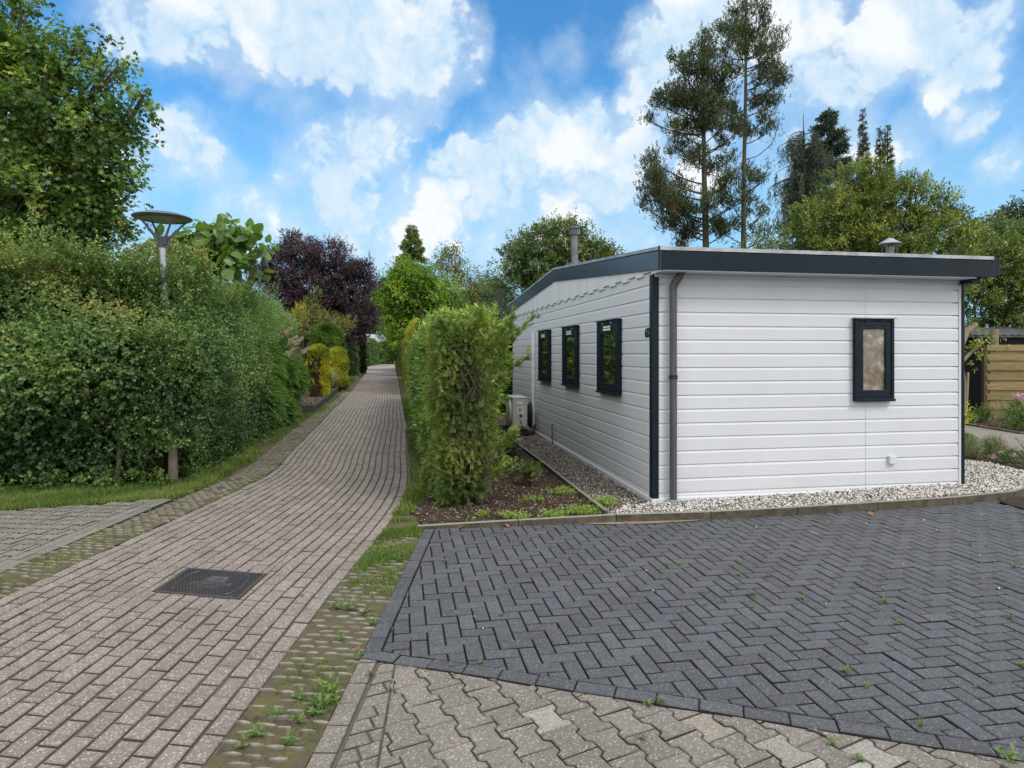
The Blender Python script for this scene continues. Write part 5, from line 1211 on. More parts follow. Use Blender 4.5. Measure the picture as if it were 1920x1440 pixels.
clipped('dark_hedge', 'dark shaded hedge closing the gap behind the air conditioner', (-2.4, 16.6), A10, 3.4, .8, 2.45, 150, G_['darkhedge'], 59, n=6, length=.14, lL=.08, lW=.045)
# clipped hedges on the far bend, left of the lane
clipped('far_hedge', 'tall pale green hedge on the far bend beside the slim lamp pole', (-20.0, 78), R(4), 2.2, 9, 3.1, 26, G_['hedgegreen'], 61, n=6, length=.3, lL=.22, lW=.12, amp=.15, rtop=.6)
clipped('far_hedge', 'sunlit green hedge in the middle of the far bend below the grey bungalow roof', (-20.6, 92), R(-20), 3.9, 5, 2.85, 24, G_['laurel'], 64, n=6, length=.3, lL=.24, lW=.12, amp=.15, rtop=.6)
clipped('far_hedge', 'darker bushy green hedge at the bungalow wall on the far bend', (-19.0, 99), R(-25), 3.0, 4, 2.75, 24, G_['round'], 67, n=6, length=.3, lL=.24, lW=.12, amp=.3, rtop=1.0)

# ------------------------------------------------------------------ plants of the raised bed and beyond, left of the lane
def column_conifer(label, px, ybase_Y, w, h, dead, seed, group='golden clipped conifers of the raised bed'):
    x = (px - 960) / F * ybase_Y; r_ = thing('golden_conifer', label, 'conifer', (x, ybase_Y, .15), 0, group); LV = Leaves(); n = 5200
    ang = rng.random(n) * 6.28; v = rng.random(n) ** .9; rad = w * (.74 + .26 * np.sin(np.clip(v * 1.25, 0, 1) * math.pi * .85)) * np.where(v > .92, np.sqrt(np.clip((1 - v) / .08, 0.02, 1)), 1)
    rad = rad * (1 - .22 * rng.random(n) ** 2); p = np.stack([rad * np.cos(ang), rad * np.sin(ang), v * h], 1); p[:, :2] += .05 * wave(p, 1.4, seed)[:, None] * np.stack([np.cos(ang), np.sin(ang)], 1)
    out_ = np.stack([np.cos(ang), np.sin(ang), 0 * ang], 1); keep = np.ones(n, bool)
    if dead: d_ = np.cos(ang - R(-122)); keep = ~((d_ > .45) & (v < .80) & (rng.random(n) < .93))
    p, out_ = p[keep], out_[keep]
    sprigs(LV, p, out_ * .45 + UP * .9 + .35 * rdir(len(p)), 4, .10, .085, .026, 35, .2, out_, np.clip(.55 + .25 * wave(p, 1.5, seed + 3) + .1 * rng.normal(size=len(p)), 0, 1), .3)
    LV.build('foliage', G_['goldcon'], r_)
    mb = MB(); mb.lathe([(w * .72, .0), (w * .78, h * .5), (w * .72, h * .85), (.05, h * .93)], n=16); mb.build('inner_core', M['darktwig'], r_, smooth=True)  # the lathe is a solid core inside the foliage
    if dead:
        k = 260; an = R(-122) + rng.normal(0, .6, k); a = np.stack([w * .8 * np.cos(an), w * .8 * np.sin(an), h * (.02 + .45 * rng.random(k))], 1); b = a + np.stack([.05 * rng.normal(size=k), .05 * rng.normal(size=k), .25 + .4 * rng.random(k)], 1)
        twigs(r_, 'dead_twig', a, b, .012, M['darktwig'], 2)
    mb = MB(); mb.tube([(0, 0, -.1), (0, 0, .4)], .05, 8); mb.build('stem', M['bark'], r_)
    return r_
column_conifer('golden column conifer with a brown dead side, nearest in the raised bed', 597, 20.9, .335, 1.62, True, 71)
column_conifer('smaller all-golden column conifer behind the ornamental grass', 633, 26.6, .37, 1.58, False, 74)
M['sgrass'] = leaf_mat('pale_grass', [(0, (.10, .12, .07)), (.6, (.20, .22, .14)), (1, (.36, .36, .26))], .5, .3, .25)
def strap_clump(name, label, loc, n, L, W_, m, lean=.8, seed=1, parentz=0):
    r_ = thing(name, label, 'plant', loc, rng.random() * 6); 
    an = rng.random(n) * 6.28; le = lean * (.25 + .75 * rng.random(n)); ln = L * (.6 + .4 * rng.random(n)); V = []; idx = []; rn = []
    d = np.stack([np.cos(an), np.sin(an), 0 * an], 1); s_ = np.stack([-np.sin(an), np.cos(an), 0 * an], 1); K = 6
    for k in range(K):
        f = k / (K - 1); z = ln * (f * (1.05 - .55 * le * f)); h_ = ln * le * f ** 1.6; w_ = W_ * (1 - f ** 2 * .95)
        c = d * (h_ + .02)[:, None] + UP * z[:, None]; V += [c - s_ * w_ / 2, c + s_ * w_ / 2]
    V = np.stack(V, 1); q = np.array([(2 * k, 2 * k + 1, 2 * k + 3, 2 * k + 2) for k in range(K - 1)]); Fq = (q[None] + (np.arange(n) * 2 * K)[:, None, None]).reshape(-1, 4)
    raw_mesh('leaf_blades', V.reshape(-1, 3), [Fq], m, r_, np.repeat(rng.random(n), 2 * K)); return r_
strap_clump('ornamental_grass', 'pale arching ornamental grass between the two golden conifers', ((618 - 960) / F * 23.2, 23.2, .15), 260, 1.15, .014, M['sgrass'], .75)
def rounded_conifer(name, label, px, Y, w, h, m, seed, cat='conifer', n=6500, lL=.12, lW=.04, group=None, flat=.0):
    x = (px - 960) / F * Y; r_ = thing(name, label, cat, (x, Y, 0), 0, group); LV = Leaves()
    ang = rng.random(n) * 6.28; v = rng.random(n); pr = w * np.clip(np.sin((.18 + .82 * (1 - v)) ** .55 * math.pi / 2), 0, 1) * np.where(v > .85, np.sqrt(np.clip((1 - v) / .15, 0, 1)) * (1 - flat) + flat, 1)
    rad = pr * (1 - .25 * rng.random(n) ** 2); p = np.stack([rad * np.cos(ang), rad * np.sin(ang), v * h], 1) ; o_ = np.stack([np.cos(ang), np.sin(ang), 0 * ang], 1); p += o_ * (w * .10 * wave(p, 1.1 / w, seed))[:, None]
    sprigs(LV, p, o_ * .5 + UP * .8 + .35 * rdir(n), 4, lL * 1.1, lL, lW, 38, .2, o_, np.clip(.45 + .25 * wave(p, 1.2 / w, seed + 1) + .1 * rng.normal(size=n), 0, 1), .3)
    LV.build('foliage', m, r_); mb = MB(); mb.lathe([(w * .75, 0), (w * .8, h * .45), (w * .6, h * .78), (.03, h * .92)], n=14); mb.build('inner_core', M['inner'], r_, smooth=True)  # the lathe is a solid dark core inside the foliage
    mb = MB(); mb.tube([(0, 0, -.1), (0, 0, .6)], .07, 8); mb.build('trunk', M['bark'], r_); return r_
rounded_conifer('thuja', 'broad rounded green conifer behind the golden conifers', 613, 27.5, .78, 2.75, G_['thuja'], 81, n=9000, lL=.10, flat=.5)
rounded_conifer('clipped_conifer', 'tall dark clipped conifer by the lane beyond the red post', 655, 42, .48, 2.9, G_['privet'], 84, lL=.14, lW=.06, flat=.3)
rounded_conifer('clipped_conifer', 'dark greenish column shrub at the lane verge under the purple tree', 668, 49, .55, 3.9, G_['darkhedge'], 86, lL=.2, lW=.08, flat=.2)
rounded_conifer('bush', 'small light green bush at the verge in front of the far bend', 673, 60, .55, 1.7, G_['acer'], 88, 'bush', 2500, .16, .09, flat=.3)
rounded_conifer('bush', 'low leafy bush at the end of the lane near the bungalow', 707, 93, 1.6, 1.3, G_['laurel'], 90, 'bush', 2500, .26, .14, flat=.3)
rounded_conifer('bush', 'second low bush at the foot of the bungalow wall', 733, 97, 1.2, 1.2, G_['hedgegreen'], 91, 'bush', 2000, .26, .14, flat=.3)
# ------------------------------------------------------------------ trees
def broadleaf(name, label, cat, Y, base_px, blobs, m, dens, n, length, lL, lW, trunk_r, bark, first=.45, shape='rhomb', spread=60, up=.5, up_ax=.35, rb=None, droop=0.0, squash=(1, 1, .9), clump=None, shell=2.6, group=None, rv=.3, curl=.12, fold=.35, limb_r=.35, base_dy=0, ls=(.7, 1.15), start_z=None):
    bx = (base_px - 960) / F * (Y + base_dy); o = np.array([bx, Y + base_dy, 0]); B = local(pxblobs(Y, blobs), o)
    t = thing(name, label, cat, o, 0, group); zt = np.mean([b[2] for b in B]); zc = max(b[2] for b in B)
    cxy = np.average([[b[0], b[1]] for b in B], axis=0, weights=[b[3] for b in B]); sz = first * zt if start_z is None else start_z
    top = np.array([cxy[0] * .7, cxy[1] * .7, zc * .85])
    path = [(0, 0, -.2), (.04 * zt * .2, 0, sz * .5), (cxy[0] * .15, cxy[1] * .15, sz), tuple(.5 * (np.array([cxy[0] * .15, cxy[1] * .15, sz]) + top) + rng.normal(0, .08, 3)), tuple(top)]
    trunk_mesh(t, path, trunk_r, trunk_r * .15, bark)
    limbs(t, (cxy[0] * .15, cxy[1] * .15, sz), B, trunk_r * limb_r, bark)
    LV = Leaves(); blob_crown(LV, B, dens, n, length, lL, lW, squash, shell, spread, up, rv, droop, rb, up_ax, clump, ls)
    LV.build('crown', m, t, shape=shape, curl=curl, fold=fold); return t

broadleaf('maple_tree', 'big leafy maple at the left edge rising behind the hawthorn hedge', 'tree', 12.5, -120,
  [(40,120,75),(110,140,70),(165,130,42),(30,220,110),(120,225,85),(195,235,60),(245,205,34),(268,180,16),(80,330,115),(170,330,75),(205,290,50),(30,420,120),(120,425,85),(185,400,60),(-70,300,200,.5),(-60,120,150,.5),(5,30,45),(40,8,22),(-40,-40,90),(215,120,20),(150,80,26),(215,370,35),(130,475,60),(210,440,32),(20,500,90)],
  G_['maple'], 440, 5, .24, .122, .12, .24, M['bark'], shape='maple', spread=65, up=.8, shell=2.2, clump=(34, .26), curl=.12, fold=.1, up_ax=.2, rv=.35)
broadleaf('catalpa_tree', 'young tree with very large pale green heart-shaped leaves behind the street lamp', 'tree', 11.6, 385,
  [(400,450,42),(440,460,40),(480,455,22),(350,470,38),(320,465,24),(290,475,22),(410,418,16),(390,490,60),(450,495,45),(340,500,45)],
  G_['catalpa'], 150, 3, .22, .25, .20, .07, M['barkgreen'], shape='leaf', spread=70, up=.7, shell=1.6, curl=.22, fold=.12, rv=.4, ls=(.55, 1.1))
hangl = Leaves()
broadleaf('purple_tree', 'dark purple-leaved plum tree standing behind the left hedges', 'tree', 33, 600,
  [(540,470,32),(510,500,38),(560,510,55),(600,490,48),(640,500,42),(665,530,42),(520,555,50),(590,560,60),(650,570,52),(675,580,30),(620,605,50),(560,600,45),(545,445,14),(570,455,16),(620,462,14),(680,510,20),(690,600,14),(655,620,32),(490,520,16)],
  G_['plum'], 760, 6, .26, .095, .055, .20, M['bark'], spread=55, up=.4, shell=2.2, clump=(40, .30), up_ax=.55)
broadleaf('olive_tree', 'loose olive-green tree in front of the purple one', 'tree', 30, 600,
  [(580,570,14),(570,592,22),(600,598,22),(575,615,26),(610,620,24),(635,615,20),(650,605,14),(592,548,8),(625,600,14)],
  G_['olive'], 800, 5, .22, .09, .045, .08, M['bark'], spread=60, up=.7, shell=1.8, up_ax=.1, squash=(1.1, 1, .75))
broadleaf('shrub', 'golden-green upright shrub peeping over the willow hedge', 'shrub', 20.5, 562, [(562,580,9),(556,592,10),(568,592,9),(560,605,14)], G_['gold'], 800, 5, .14, .08, .03, .04, M['bark'], spread=35, up=.2, up_ax=1.2, shell=1.6)
broadleaf('bright_tree', 'rounded bright yellow-green tree on the right bend of the lane', 'tree', 46, 790,
  [(765,515,26),(735,535,24),(790,530,30),(725,560,24),(770,560,34),(810,560,28),(740,590,32),(790,595,36),(840,580,26),(860,595,22),(820,620,34),(760,622,30),(830,545,20),(848,560,18)],
  G_['acer'], 300, 6, .50, .20, .11, .24, M['bark'], spread=60, up=.8, shell=2.4, clump=(12, .6), up_ax=.15, squash=(1.05, 1, .72))
def conifer(name, label, Y, px, ytop, w_px, m, seed, droop=.25, bare=0.0, tiers=34, dens=1.0, lL=.35, group=None, tip=1.0, wmin=.10, lean=0, ybase=None, gap=.0, bark='bark', power=.8, r0=None):
    x = (px - 960) / F * Y; H = EYE + (HZ - ytop) / F * Y; w = w_px * Y / F; t = thing(name, label, 'conifer', (x, Y, 0), 0, group)
    r_ = H * .012 if r0 is None else r0
    trunk_mesh(t, [(0, 0, -.2), (lean * .2, 0, H * .3), (lean * .6, 0, H * .7), (lean, 0, H)], r_, .015, M[bark]); LV = Leaves(); mb = MB(); rg = np.random.default_rng(seed)
    for k in range(tiers):
        f = bare + (1 - bare) * (k + rg.random()) / tiers
        if rg.random() < gap: continue
        z = H * f; rr = w * max(wmin, (1 - f) ** power) * rg.uniform(.6, 1.1); nb_ = 5
        for b in range(nb_):
            az = rg.random() * 6.28; d = np.array([math.cos(az), math.sin(az), 0]); L_ = rr * rg.uniform(.6, 1.1)
            tt = np.linspace(0, 1, 6)[:, None]; pts = np.array([lean * f, 0, z]) + d * L_ * tt + UP * (L_ * (.25 * tt - droop * 2.0 * tt ** 2 + .25 * tip * tt ** 3))
            mb.tube(pts, np.linspace(.012 + .012 * L_, .006, 6), 4, cap=False)
            n_ = max(3, int(26 * L_ * dens / lL * .35)); u = .15 + .85 * rg.random(n_) ** .8; c = np.stack([np.interp(u, tt[:, 0], pts[:, i]) for i in range(3)], 1) + rng.normal(0, .05 * L_ + .02, (n_, 3))
            sprigs(LV, c, d * .8 + UP * (.2 - droop * 1.6) + .55 * rdir(n_), 4, lL * .6, lL * .55, lL * .17, 45, .5, None, np.clip(.35 + .3 * u + .15 * rng.normal(size=n_), 0, 1), .25)
    mb.build('branch', M[bark], t, smooth=True); LV.build('foliage', m, t); return t
conifer('conifer', 'distant dark pointed conifer above the bright green tree', 58, 772, 421, 85, G_['round'], 3, droop=.3, bare=.1, tiers=50, dens=2.4, lL=.5, wmin=.04, power=.75)
broadleaf('wispy_tree', 'thin wispy tree with hanging twigs right of the distant conifer', 'tree', 52, 850, [(835,468,16),(852,462,16),(828,485,16),(860,485,14),(845,500,20),(870,510,20),(890,520,16),(840,525,22),(905,530,12),(880,545,22)], G_['olive'], 70, 5, .7, .34, .10, .13, M['bark'], spread=40, up=.1, droop=1.1, shell=1.3, up_ax=.2)
broadleaf('pale_tree', 'hazy pale green tree behind the neighbouring flue', 'tree', 70, 905, [(880,560,26),(905,555,24),(925,550,20),(895,590,34),(930,590,30),(870,595,26),(918,530,12),(935,540,12)], G_['far'], 90, 6, .8, .34, .14, .25, M['bark'], spread=50, up=.3, up_ax=.7, shell=2)
broadleaf('dark_tree', 'deep green tree closing the lane behind the bungalow roof', 'tree', 125, 720, [(720,590,30),(700,600,26),(745,600,26),(690,570,20),(730,570,22),(712,620,26),(750,622,22),(770,600,30)], G_['darkhedge'], 26, 6, 1.4, .8, .45, .5, M['bark'], spread=60, shell=2.4)
broadleaf('grove_tree', 'dark green tree behind the lane bend under the purple tree', 'tree', 100, 660, [(690,585,22),(670,600,26),(640,600,30),(705,560,18),(610,600,30),(650,630,30)], G_['darkhedge'], 36, 6, 1.2, .6, .35, .5, M['bark'], spread=60, shell=2.4)
broadleaf('round_tree', 'large round-crowned green tree behind the chalet chimney', 'tree', 30, 1050,
  [(1000,460,38),(1050,455,38),(1095,470,38),(965,500,34),(1010,500,42),(1060,505,45),(1110,500,40),(1140,490,22),(975,545,36),(1030,550,45),(1090,550,45),(960,580,26),(1030,430,18),(1130,470,20),(1000,600,40),(1075,440,20)],
  G_['round'], 520, 6, .34, .15, .075, .28, M['bark'], spread=60, up=.6, shell=2.6, clump=(34, .36), up_ax=.3)

# two tall thin conifers behind the roof
def tall_conifer(label, Y, tpx0, tpx1, ytop, tufts, r0, bark, seed, strays=()):
    x = (tpx0 - 960) / F * Y; H = EYE + (HZ - ytop) / F * Y; xt = (tpx1 - 960) / F * Y - x
    t = thing('tall_conifer', label, 'conifer', (x, Y, 0), 0, 'tall thin conifers behind the chalet roof')
    tx = lambda z: xt * (z / H) ** 1.2
    trunk_mesh(t, [(tx(z), .03 * math.sin(z), z) for z in np.linspace(0, H, 14)], r0, .03, M[bark], 10)
    B = local(pxblobs(Y, tufts), (x, Y, 0)); LV = Leaves(); mb = MB(); rg = np.random.default_rng(seed)
    for (bx, by, bz, br_) in B:
        by = by + rg.normal(0, .55); dxy = math.hypot(bx - tx(bz), by); z0 = max(1.5, bz - .35 * dxy - .2); s_ = np.array([tx(z0), 0, z0]); e = np.array([bx, by, bz])
        mid = (s_ + e) / 2 + np.array([0, 0, -.16 * dxy]); tt = np.linspace(0, 1, 8)[:, None]; pts = (1 - tt) ** 2 * s_ + 2 * tt * (1 - tt) * mid + tt ** 2 * e
        mb.tube(pts, np.linspace(.034 * min(1, .4 + dxy * .4), .012, 8), 5, cap=False)
        nt_ = max(5, int(20 * br_ * br_ / .16)); cd = rdir(nt_) * np.array([1, 1, .85]); cp = e + cd * (br_ * (.25 + .95 * rng.random(nt_)))[:, None]
        for c in cp:
            b0 = pts[rg.integers(3, 8)]; mb.tube([b0, (b0 + c) / 2 - [0, 0, .06], c], [.011, .009, .005], 4, cap=False)
        k = rng.integers(0, nt_, nt_ * 15); outw = unit(cp[k] - (e - [0, 0, br_ * .6])); q = cp[k] + rng.normal(0, .12, (len(k), 3)); bs_ = np.clip(.42 + .22 * rng.normal(size=nt_)[k] + .15 * (cp[k][:, 2] - bz) / br_, 0, 1)
        sprigs(LV, q, outw * .55 + UP * .75 + .45 * rdir(len(k)), 4, .13, .105, .034, 35, .3, None, bs_, .2)
    for path in strays:
        pts = np.array([P(a, b, Y + c) for a, b, c in path]) - [x, Y, 0]; s_ = np.linspace(0, 1, 14); kx = np.linspace(0, 1, len(pts)); pts = np.stack([np.interp(s_, kx, pts[:, i]) for i in range(3)], 1); mb.tube(pts, np.linspace(.022, .008, 14), 5, cap=False)
        q = np.repeat(pts[6:], 5, 0) + rng.normal(0, .12, ((len(pts) - 6) * 5, 3)); sprigs(LV, q, UP * .4 + rdir(len(q)), 3, .10, .10, .026, 40, .3, None, .3 + .4 * rng.random(len(q)), .2)
    mb.build('branch', M[bark], t, smooth=True); LV.build('foliage', G_['fir'], t); return t
tall_conifer('shorter and fuller of two tall conifers behind the roof, leaning left at its foot', 22, 1327, 1316, 66,
  [(1315,85,14),(1325,105,15),(1305,115,18),(1285,125,13),(1262,118,10),(1300,145,26),(1330,140,20),(1270,150,16),(1285,175,28),(1320,175,26),(1355,150,20),(1372,140,14),(1350,180,24),(1250,170,14),(1240,190,16),(1265,200,22),(1300,205,28),(1335,210,24),(1230,205,10),(1365,195,16),(1310,240,26),(1285,235,18),(1255,240,14),(1345,245,18),(1270,275,18),(1320,275,20),(1300,300,18),(1360,265,14),(1375,255,10),
   (1220,300,12),(1225,320,20),(1240,335,22),(1215,345,14),(1290,330,16),(1340,310,16),(1365,300,14),(1220,365,18),(1245,380,26),(1275,370,22),(1240,400,24),(1285,400,26),(1315,395,18),(1350,350,18),(1365,340,14),(1350,375,20),(1375,380,14),(1265,420,22),(1300,430,20),(1345,425,20),(1365,430,16),(1290,448,14),(1215,385,10)], .17, 'bark', 5)
tall_conifer('taller and barer of two tall conifers behind the roof, its trunk showing for metres', 23.5, 1391, 1400, -14,
  [(1400,0,14),(1390,20,18),(1412,25,16),(1400,45,18),(1372,35,12),(1362,48,12),(1425,50,14),(1385,65,20),(1410,70,16),(1436,48,10),(1375,85,14),(1360,90,12),(1395,95,16),(1372,110,12),(1420,95,12),(1440,85,16),(1452,80,10),(1455,100,10),(1440,110,14),(1425,115,12),(1435,135,14),(1455,140,12),(1425,155,16),(1445,165,16),(1430,185,20),(1450,190,16),(1415,200,14),(1380,195,12),(1455,160,10),(1370,205,10),(1420,235,14),(1440,245,12),(1385,240,14),(1405,250,14),
   (1410,310,12),(1425,325,14),(1415,345,10),(1380,345,12),(1365,390,10),(1418,370,10),(1412,395,10),(1425,405,10),(1375,420,12),(1415,430,12),(1428,440,10),(1360,435,10)], .135, 'barkgreen', 6,
  strays=[[(1395,300,0),(1420,293,.3),(1448,270,.6),(1458,240,.8),(1462,222,.9)], [(1400,375,0),(1425,340,.4),(1440,318,.6),(1441,300,.8)], [(1400,430,0),(1422,412,.3),(1426,390,.5),(1422,384,.5)]])

# conifers and the big glossy bush on the right
def weeping(label, Y, px, ytop):
    x = (px - 960) / F * Y; H = EYE + (HZ - ytop) / F * Y; t = thing('weeping_spruce', label, 'conifer', (x, Y, 0)); trunk_mesh(t, [(0, 0, -.2), (.0, 0, H * .4), (-.05, 0, H * .75), (-.10, 0, H)], .14, .008, M['barkgreen'], 9)
    LV = Leaves(); mb = MB(); rg = np.random.default_rng(4)
    for k in range(150):
        f = .30 + .64 * rg.random(); z = H * f; az = rg.random() * 6.28; L_ = (.45 + .75 * rg.random()) * (1.05 if f < .85 else .75); d = np.array([math.cos(az), math.sin(az), 0]); tt = np.linspace(0, 1, 7)[:, None]
        pts = np.array([-.06 * f, 0, z]) + d * L_ * tt + UP * L_ * (.30 * tt - .55 * tt ** 2); mb.tube(pts, np.linspace(.024, .007, 7), 4, cap=False)
        nh_ = 12
        for j in range(nh_):      # hanging curtains of twigs
            u = rg.uniform(.15, 1); c = np.array([np.interp(u, tt[:, 0], pts[:, i]) for i in range(3)]); hl = rg.uniform(.15, .55); m_ = int(hl * 26); q = c - UP * (np.linspace(0, hl, m_))[:, None] + rng.normal(0, .022, (m_, 3))
            sprigs(LV, q, -UP * .9 + .45 * rdir(m_), 3, .09, .085, .022, 35, .2, None, np.clip(.35 + .2 * rng.normal(size=m_), 0, 1), .2)
    mb.build('branch', M['bark'], t, smooth=True); LV.build('foliage', G_['spruce'], t); return t
weeping('ragged weeping spruce with hanging twigs and a bare leader tip', 20, 1512, 213)
conifer('spruce', 'dense blue-green spruce just right of the weeping spruce', 25, 1552, 205, 120, G_['spruce'], 8, droop=.16, bare=.05, tiers=70, dens=2.6, lL=.24, power=.6, wmin=.03)
conifer('spruce', 'slim spruce tip standing highest among three narrow spires', 31, 1618, 208, 62, G_['spruce'], 9, droop=.06, bare=.3, tiers=70, dens=1.5, lL=.20, power=.95, wmin=.025)
conifer('spruce', 'left of a close pair of narrow spruce spires above the big bush', 33, 1650, 240, 46, G_['spruce'], 10, droop=.06, bare=.3, tiers=70, dens=1.5, lL=.20, power=.95, wmin=.025)
conifer('spruce', 'right and darker of a close pair of narrow spruce spires', 34, 1664, 235, 56, G_['fir'], 12, droop=.06, bare=.3, tiers=70, dens=1.5, lL=.20, power=.95, wmin=.025)
broadleaf('glossy_bush', 'huge glossy-leaved evergreen bush behind the right half of the chalet roof', 'bush', 15.5, 1640,
  [(1600,340,34),(1660,345,40),(1575,380,38),(1630,395,50),(1700,375,45),(1750,390,40),(1530,400,34),(1560,440,45),(1620,450,55),(1690,440,55),(1760,440,50),(1505,430,28),(1510,465,34),(1720,345,24),(1800,430,35),(1640,322,18),(1780,400,22),(1590,480,60),(1680,490,60),(1760,500,60),(1460,470,16),(1830,450,24)],
  G_['bush'], 950, 7, .20, .088, .036, .16, M['bark'], spread=55, up=.7, shell=2.8, clump=(70, .17), up_ax=.5, rv=.4, first=.25)
broadleaf('laurel_bush', 'tall leafy bush between the chalet corner and the black shed', 'bush', 18.8, 1850,
  [(1830,500,45),(1880,490,48),(1920,520,50),(1840,560,50),(1890,570,50),(1930,590,50),(1810,610,35),(1850,620,50),(1820,670,42),(1815,730,40),(1860,680,45),(1870,460,24),(1910,470,26),(1950,480,40)],
  G_['bush'], 620, 7, .22, .10, .044, .14, M['bark'], spread=58, up=.7, shell=2.6, clump=(48, .20), up_ax=.4, rv=.35, first=.2, rb=.05)
broadleaf('dark_tree', 'dark tree top at the far right edge above the bushes', 'tree', 30, 1930, [(1905,420,32),(1940,410,45),(1880,440,20),(1920,460,50),(1890,400,10)], G_['darkhedge'], 330, 6, .4, .16, .08, .2, M['bark'], spread=60)
broadleaf('broad_tree', 'plain green tree filling the gap behind the dark tree top', 'tree', 27, 1890, [(1880,470,28),(1915,490,40),(1860,500,30),(1850,540,36),(1835,440,24),(1800,420,22),(1865,430,24),(1815,470,30),(1900,440,24)], G_['round'], 480, 6, .35, .14, .075, .16, M['bark'], spread=60)
broadleaf('shrub', 'light leafy shrub showing at the foot of the taller thin conifer', 'shrub', 19, 1425, [(1415,452,14),(1430,455,12),(1405,475,22),(1440,480,16)], G_['round'], 500, 6, .2, .085, .045, .05, M['bark'], spread=60)
mb = MB(); mb.tube([(10.35, 14.6, -.1), (10.42, 14.65, .9), (10.36, 14.7, 1.75), (10.55, 14.75, 2.05)], [.06, .055, .05, .045], 8); mb.tube([(10.36, 14.7, 1.7), (10.6, 14.8, 2.1), (10.88, 14.9, 2.27)], [.075, .07, .065], 8); mb.tube([(10.38, 14.7, 1.35), (10.7, 14.8, 1.62), (10.98, 14.9, 1.78), (11.03, 14.9, 1.98)], [.045, .04, .036, .03], 8)
o = thing('pruned_tree', 'pruned tree with sawn pale branches beside the chalet right corner', 'tree', (0, 0, 0)); mb.build('trunk', M['log'], o, smooth=True)
LV = Leaves(); nn_ = 60; q = np.array([10.85, 14.85, 1.75]) + rng.normal(0, .22, (nn_, 3)); sprigs(LV, q, UP * .5 + rdir(nn_), 5, .12, .09, .045, 60, .6, None, .6 + .3 * rng.random(nn_), .3); LV.build('foliage', G_['bush'], o)

# ------------------------------------------------------------------ garden plants on the right
def mound(name, label, px, Y, z0, w, h, m, n, lL, lW, cat='plant', up_ax=.9, spread=40, nl=5, group=None, rb=None, par=None):
    x = (px - 960) / F * Y; r_ = thing(name, label, cat, (x, Y, z0), 0, group); LV = Leaves(); d = rdir(n); d[:, 2] = np.abs(d[:, 2]); p = d * (rng.random(n) ** .5)[:, None] * np.array([w, w, h])
    sprigs(LV, p * .8, d * .8 + UP * up_ax + .4 * rdir(n), nl, lL * 2.2, lL, lW, spread, .5, d, np.clip((.5 if rb is None else rb) + .2 * rng.normal(size=n), 0, 1), .3); LV.build('foliage', m, r_)
    mb = MB(); 
    mb.tube([(0, 0, -.03), (0, 0, h * .5)], .012, 5); mb.build('stem', M['twig'], r_); return r_
G_['lav'] = leaf_mat('grey_green_leaf', [(0, (.07, .09, .045)), (.6, (.13, .16, .08)), (1, (.22, .25, .15))], .6, .3, .25)
mound('lavender', 'grey-green lavender mound in the middle of the right flower bed', 1860, 10.0, .02, .24, .26, G_['lav'], 420, .045, .008)
mound('small_shrub', 'small yellowish-green herb at the chalet corner edge', 1822, 9.6, .02, .15, .30, G_['lav'], 240, .045, .010, rb=.75)
mound('small_shrub', 'dark green low plant half hidden by the chalet corner', 1812, 10.4, .02, .16, .22, G_['hedgegreen'], 180, .05, .022)
mound('yellow_shrub', 'yellow-leaved plant by the chalet right corner', 1806, 13.6, .02, .10, .85, G_['goldcon'], 30, .07, .035, rb=.8)
mound('small_shrub', 'green leafy plant at the base of the leaning stake', 1845, 14.4, .02, .16, .42, G_['round'], 70, .08, .035)
mound('small_shrub', 'fresh green tuft on the soil below the fence', 1812, 14.0, .02, .15, .16, G_['laurel'], 40, .08, .035)
mound('airy_plant', 'airy pale grey-green plant in front of the fence', 1885, 13.6, .02, .26, .78, G_['lav'], 170, .055, .012, up_ax=.8)
M['pink'] = leaf_mat('pink_petal', [(0, (.50, .22, .38)), (.6, (.68, .36, .52)), (1, (.80, .58, .68))], .6, .3, .3, (1, 1, 1))
def blooms(root, pts, r, n):
    for p_ in pts:
        LV = Leaves(); q = np.array(p_) + rdir(n) * (r * rng.random(n) ** .4)[:, None]; LV.add(q, rdir(n), rdir(n), r * .55, r * .5, rng.random(n)); LV.build('flower_head', M['pink'], root)
o = mound('pink_shrub', 'pink-flowering shrub in front of the wooden fence', 1915, 12.9, .02, .34, .75, G_['hedgegreen'], 260, .06, .03)
blooms(o, [(-.10, -.25, .62), (.08, -.30, .72), (-.02, -.28, .48), (.2, -.25, .55), (-.22, -.2, .72), (.18, -.3, .82)], .075, 60)
o = mound('pink_flower', 'low pink flowers in the right flower bed', 1885, 9.2, .02, .20, .16, G_['hedgegreen'], 120, .04, .015)
blooms(o, [(-.12, -.1, .16), (.02, -.12, .12), (.12, -.05, .22), (-.2, -.05, .08), (.06, .05, .26), (.18, .0, .34)], .040, 40)
G_['agap'] = leaf_mat('strap_leaf', [(0, (.030, .065, .022)), (.6, (.065, .115, .035)), (1, (.13, .18, .06))], .4, .4, .2)
strap_clump('strap_plant', 'big dark green strap-leaved clump at the right edge of the flower bed', (7.02, 8.55, .02), 46, .62, .042, G_['agap'], .85)

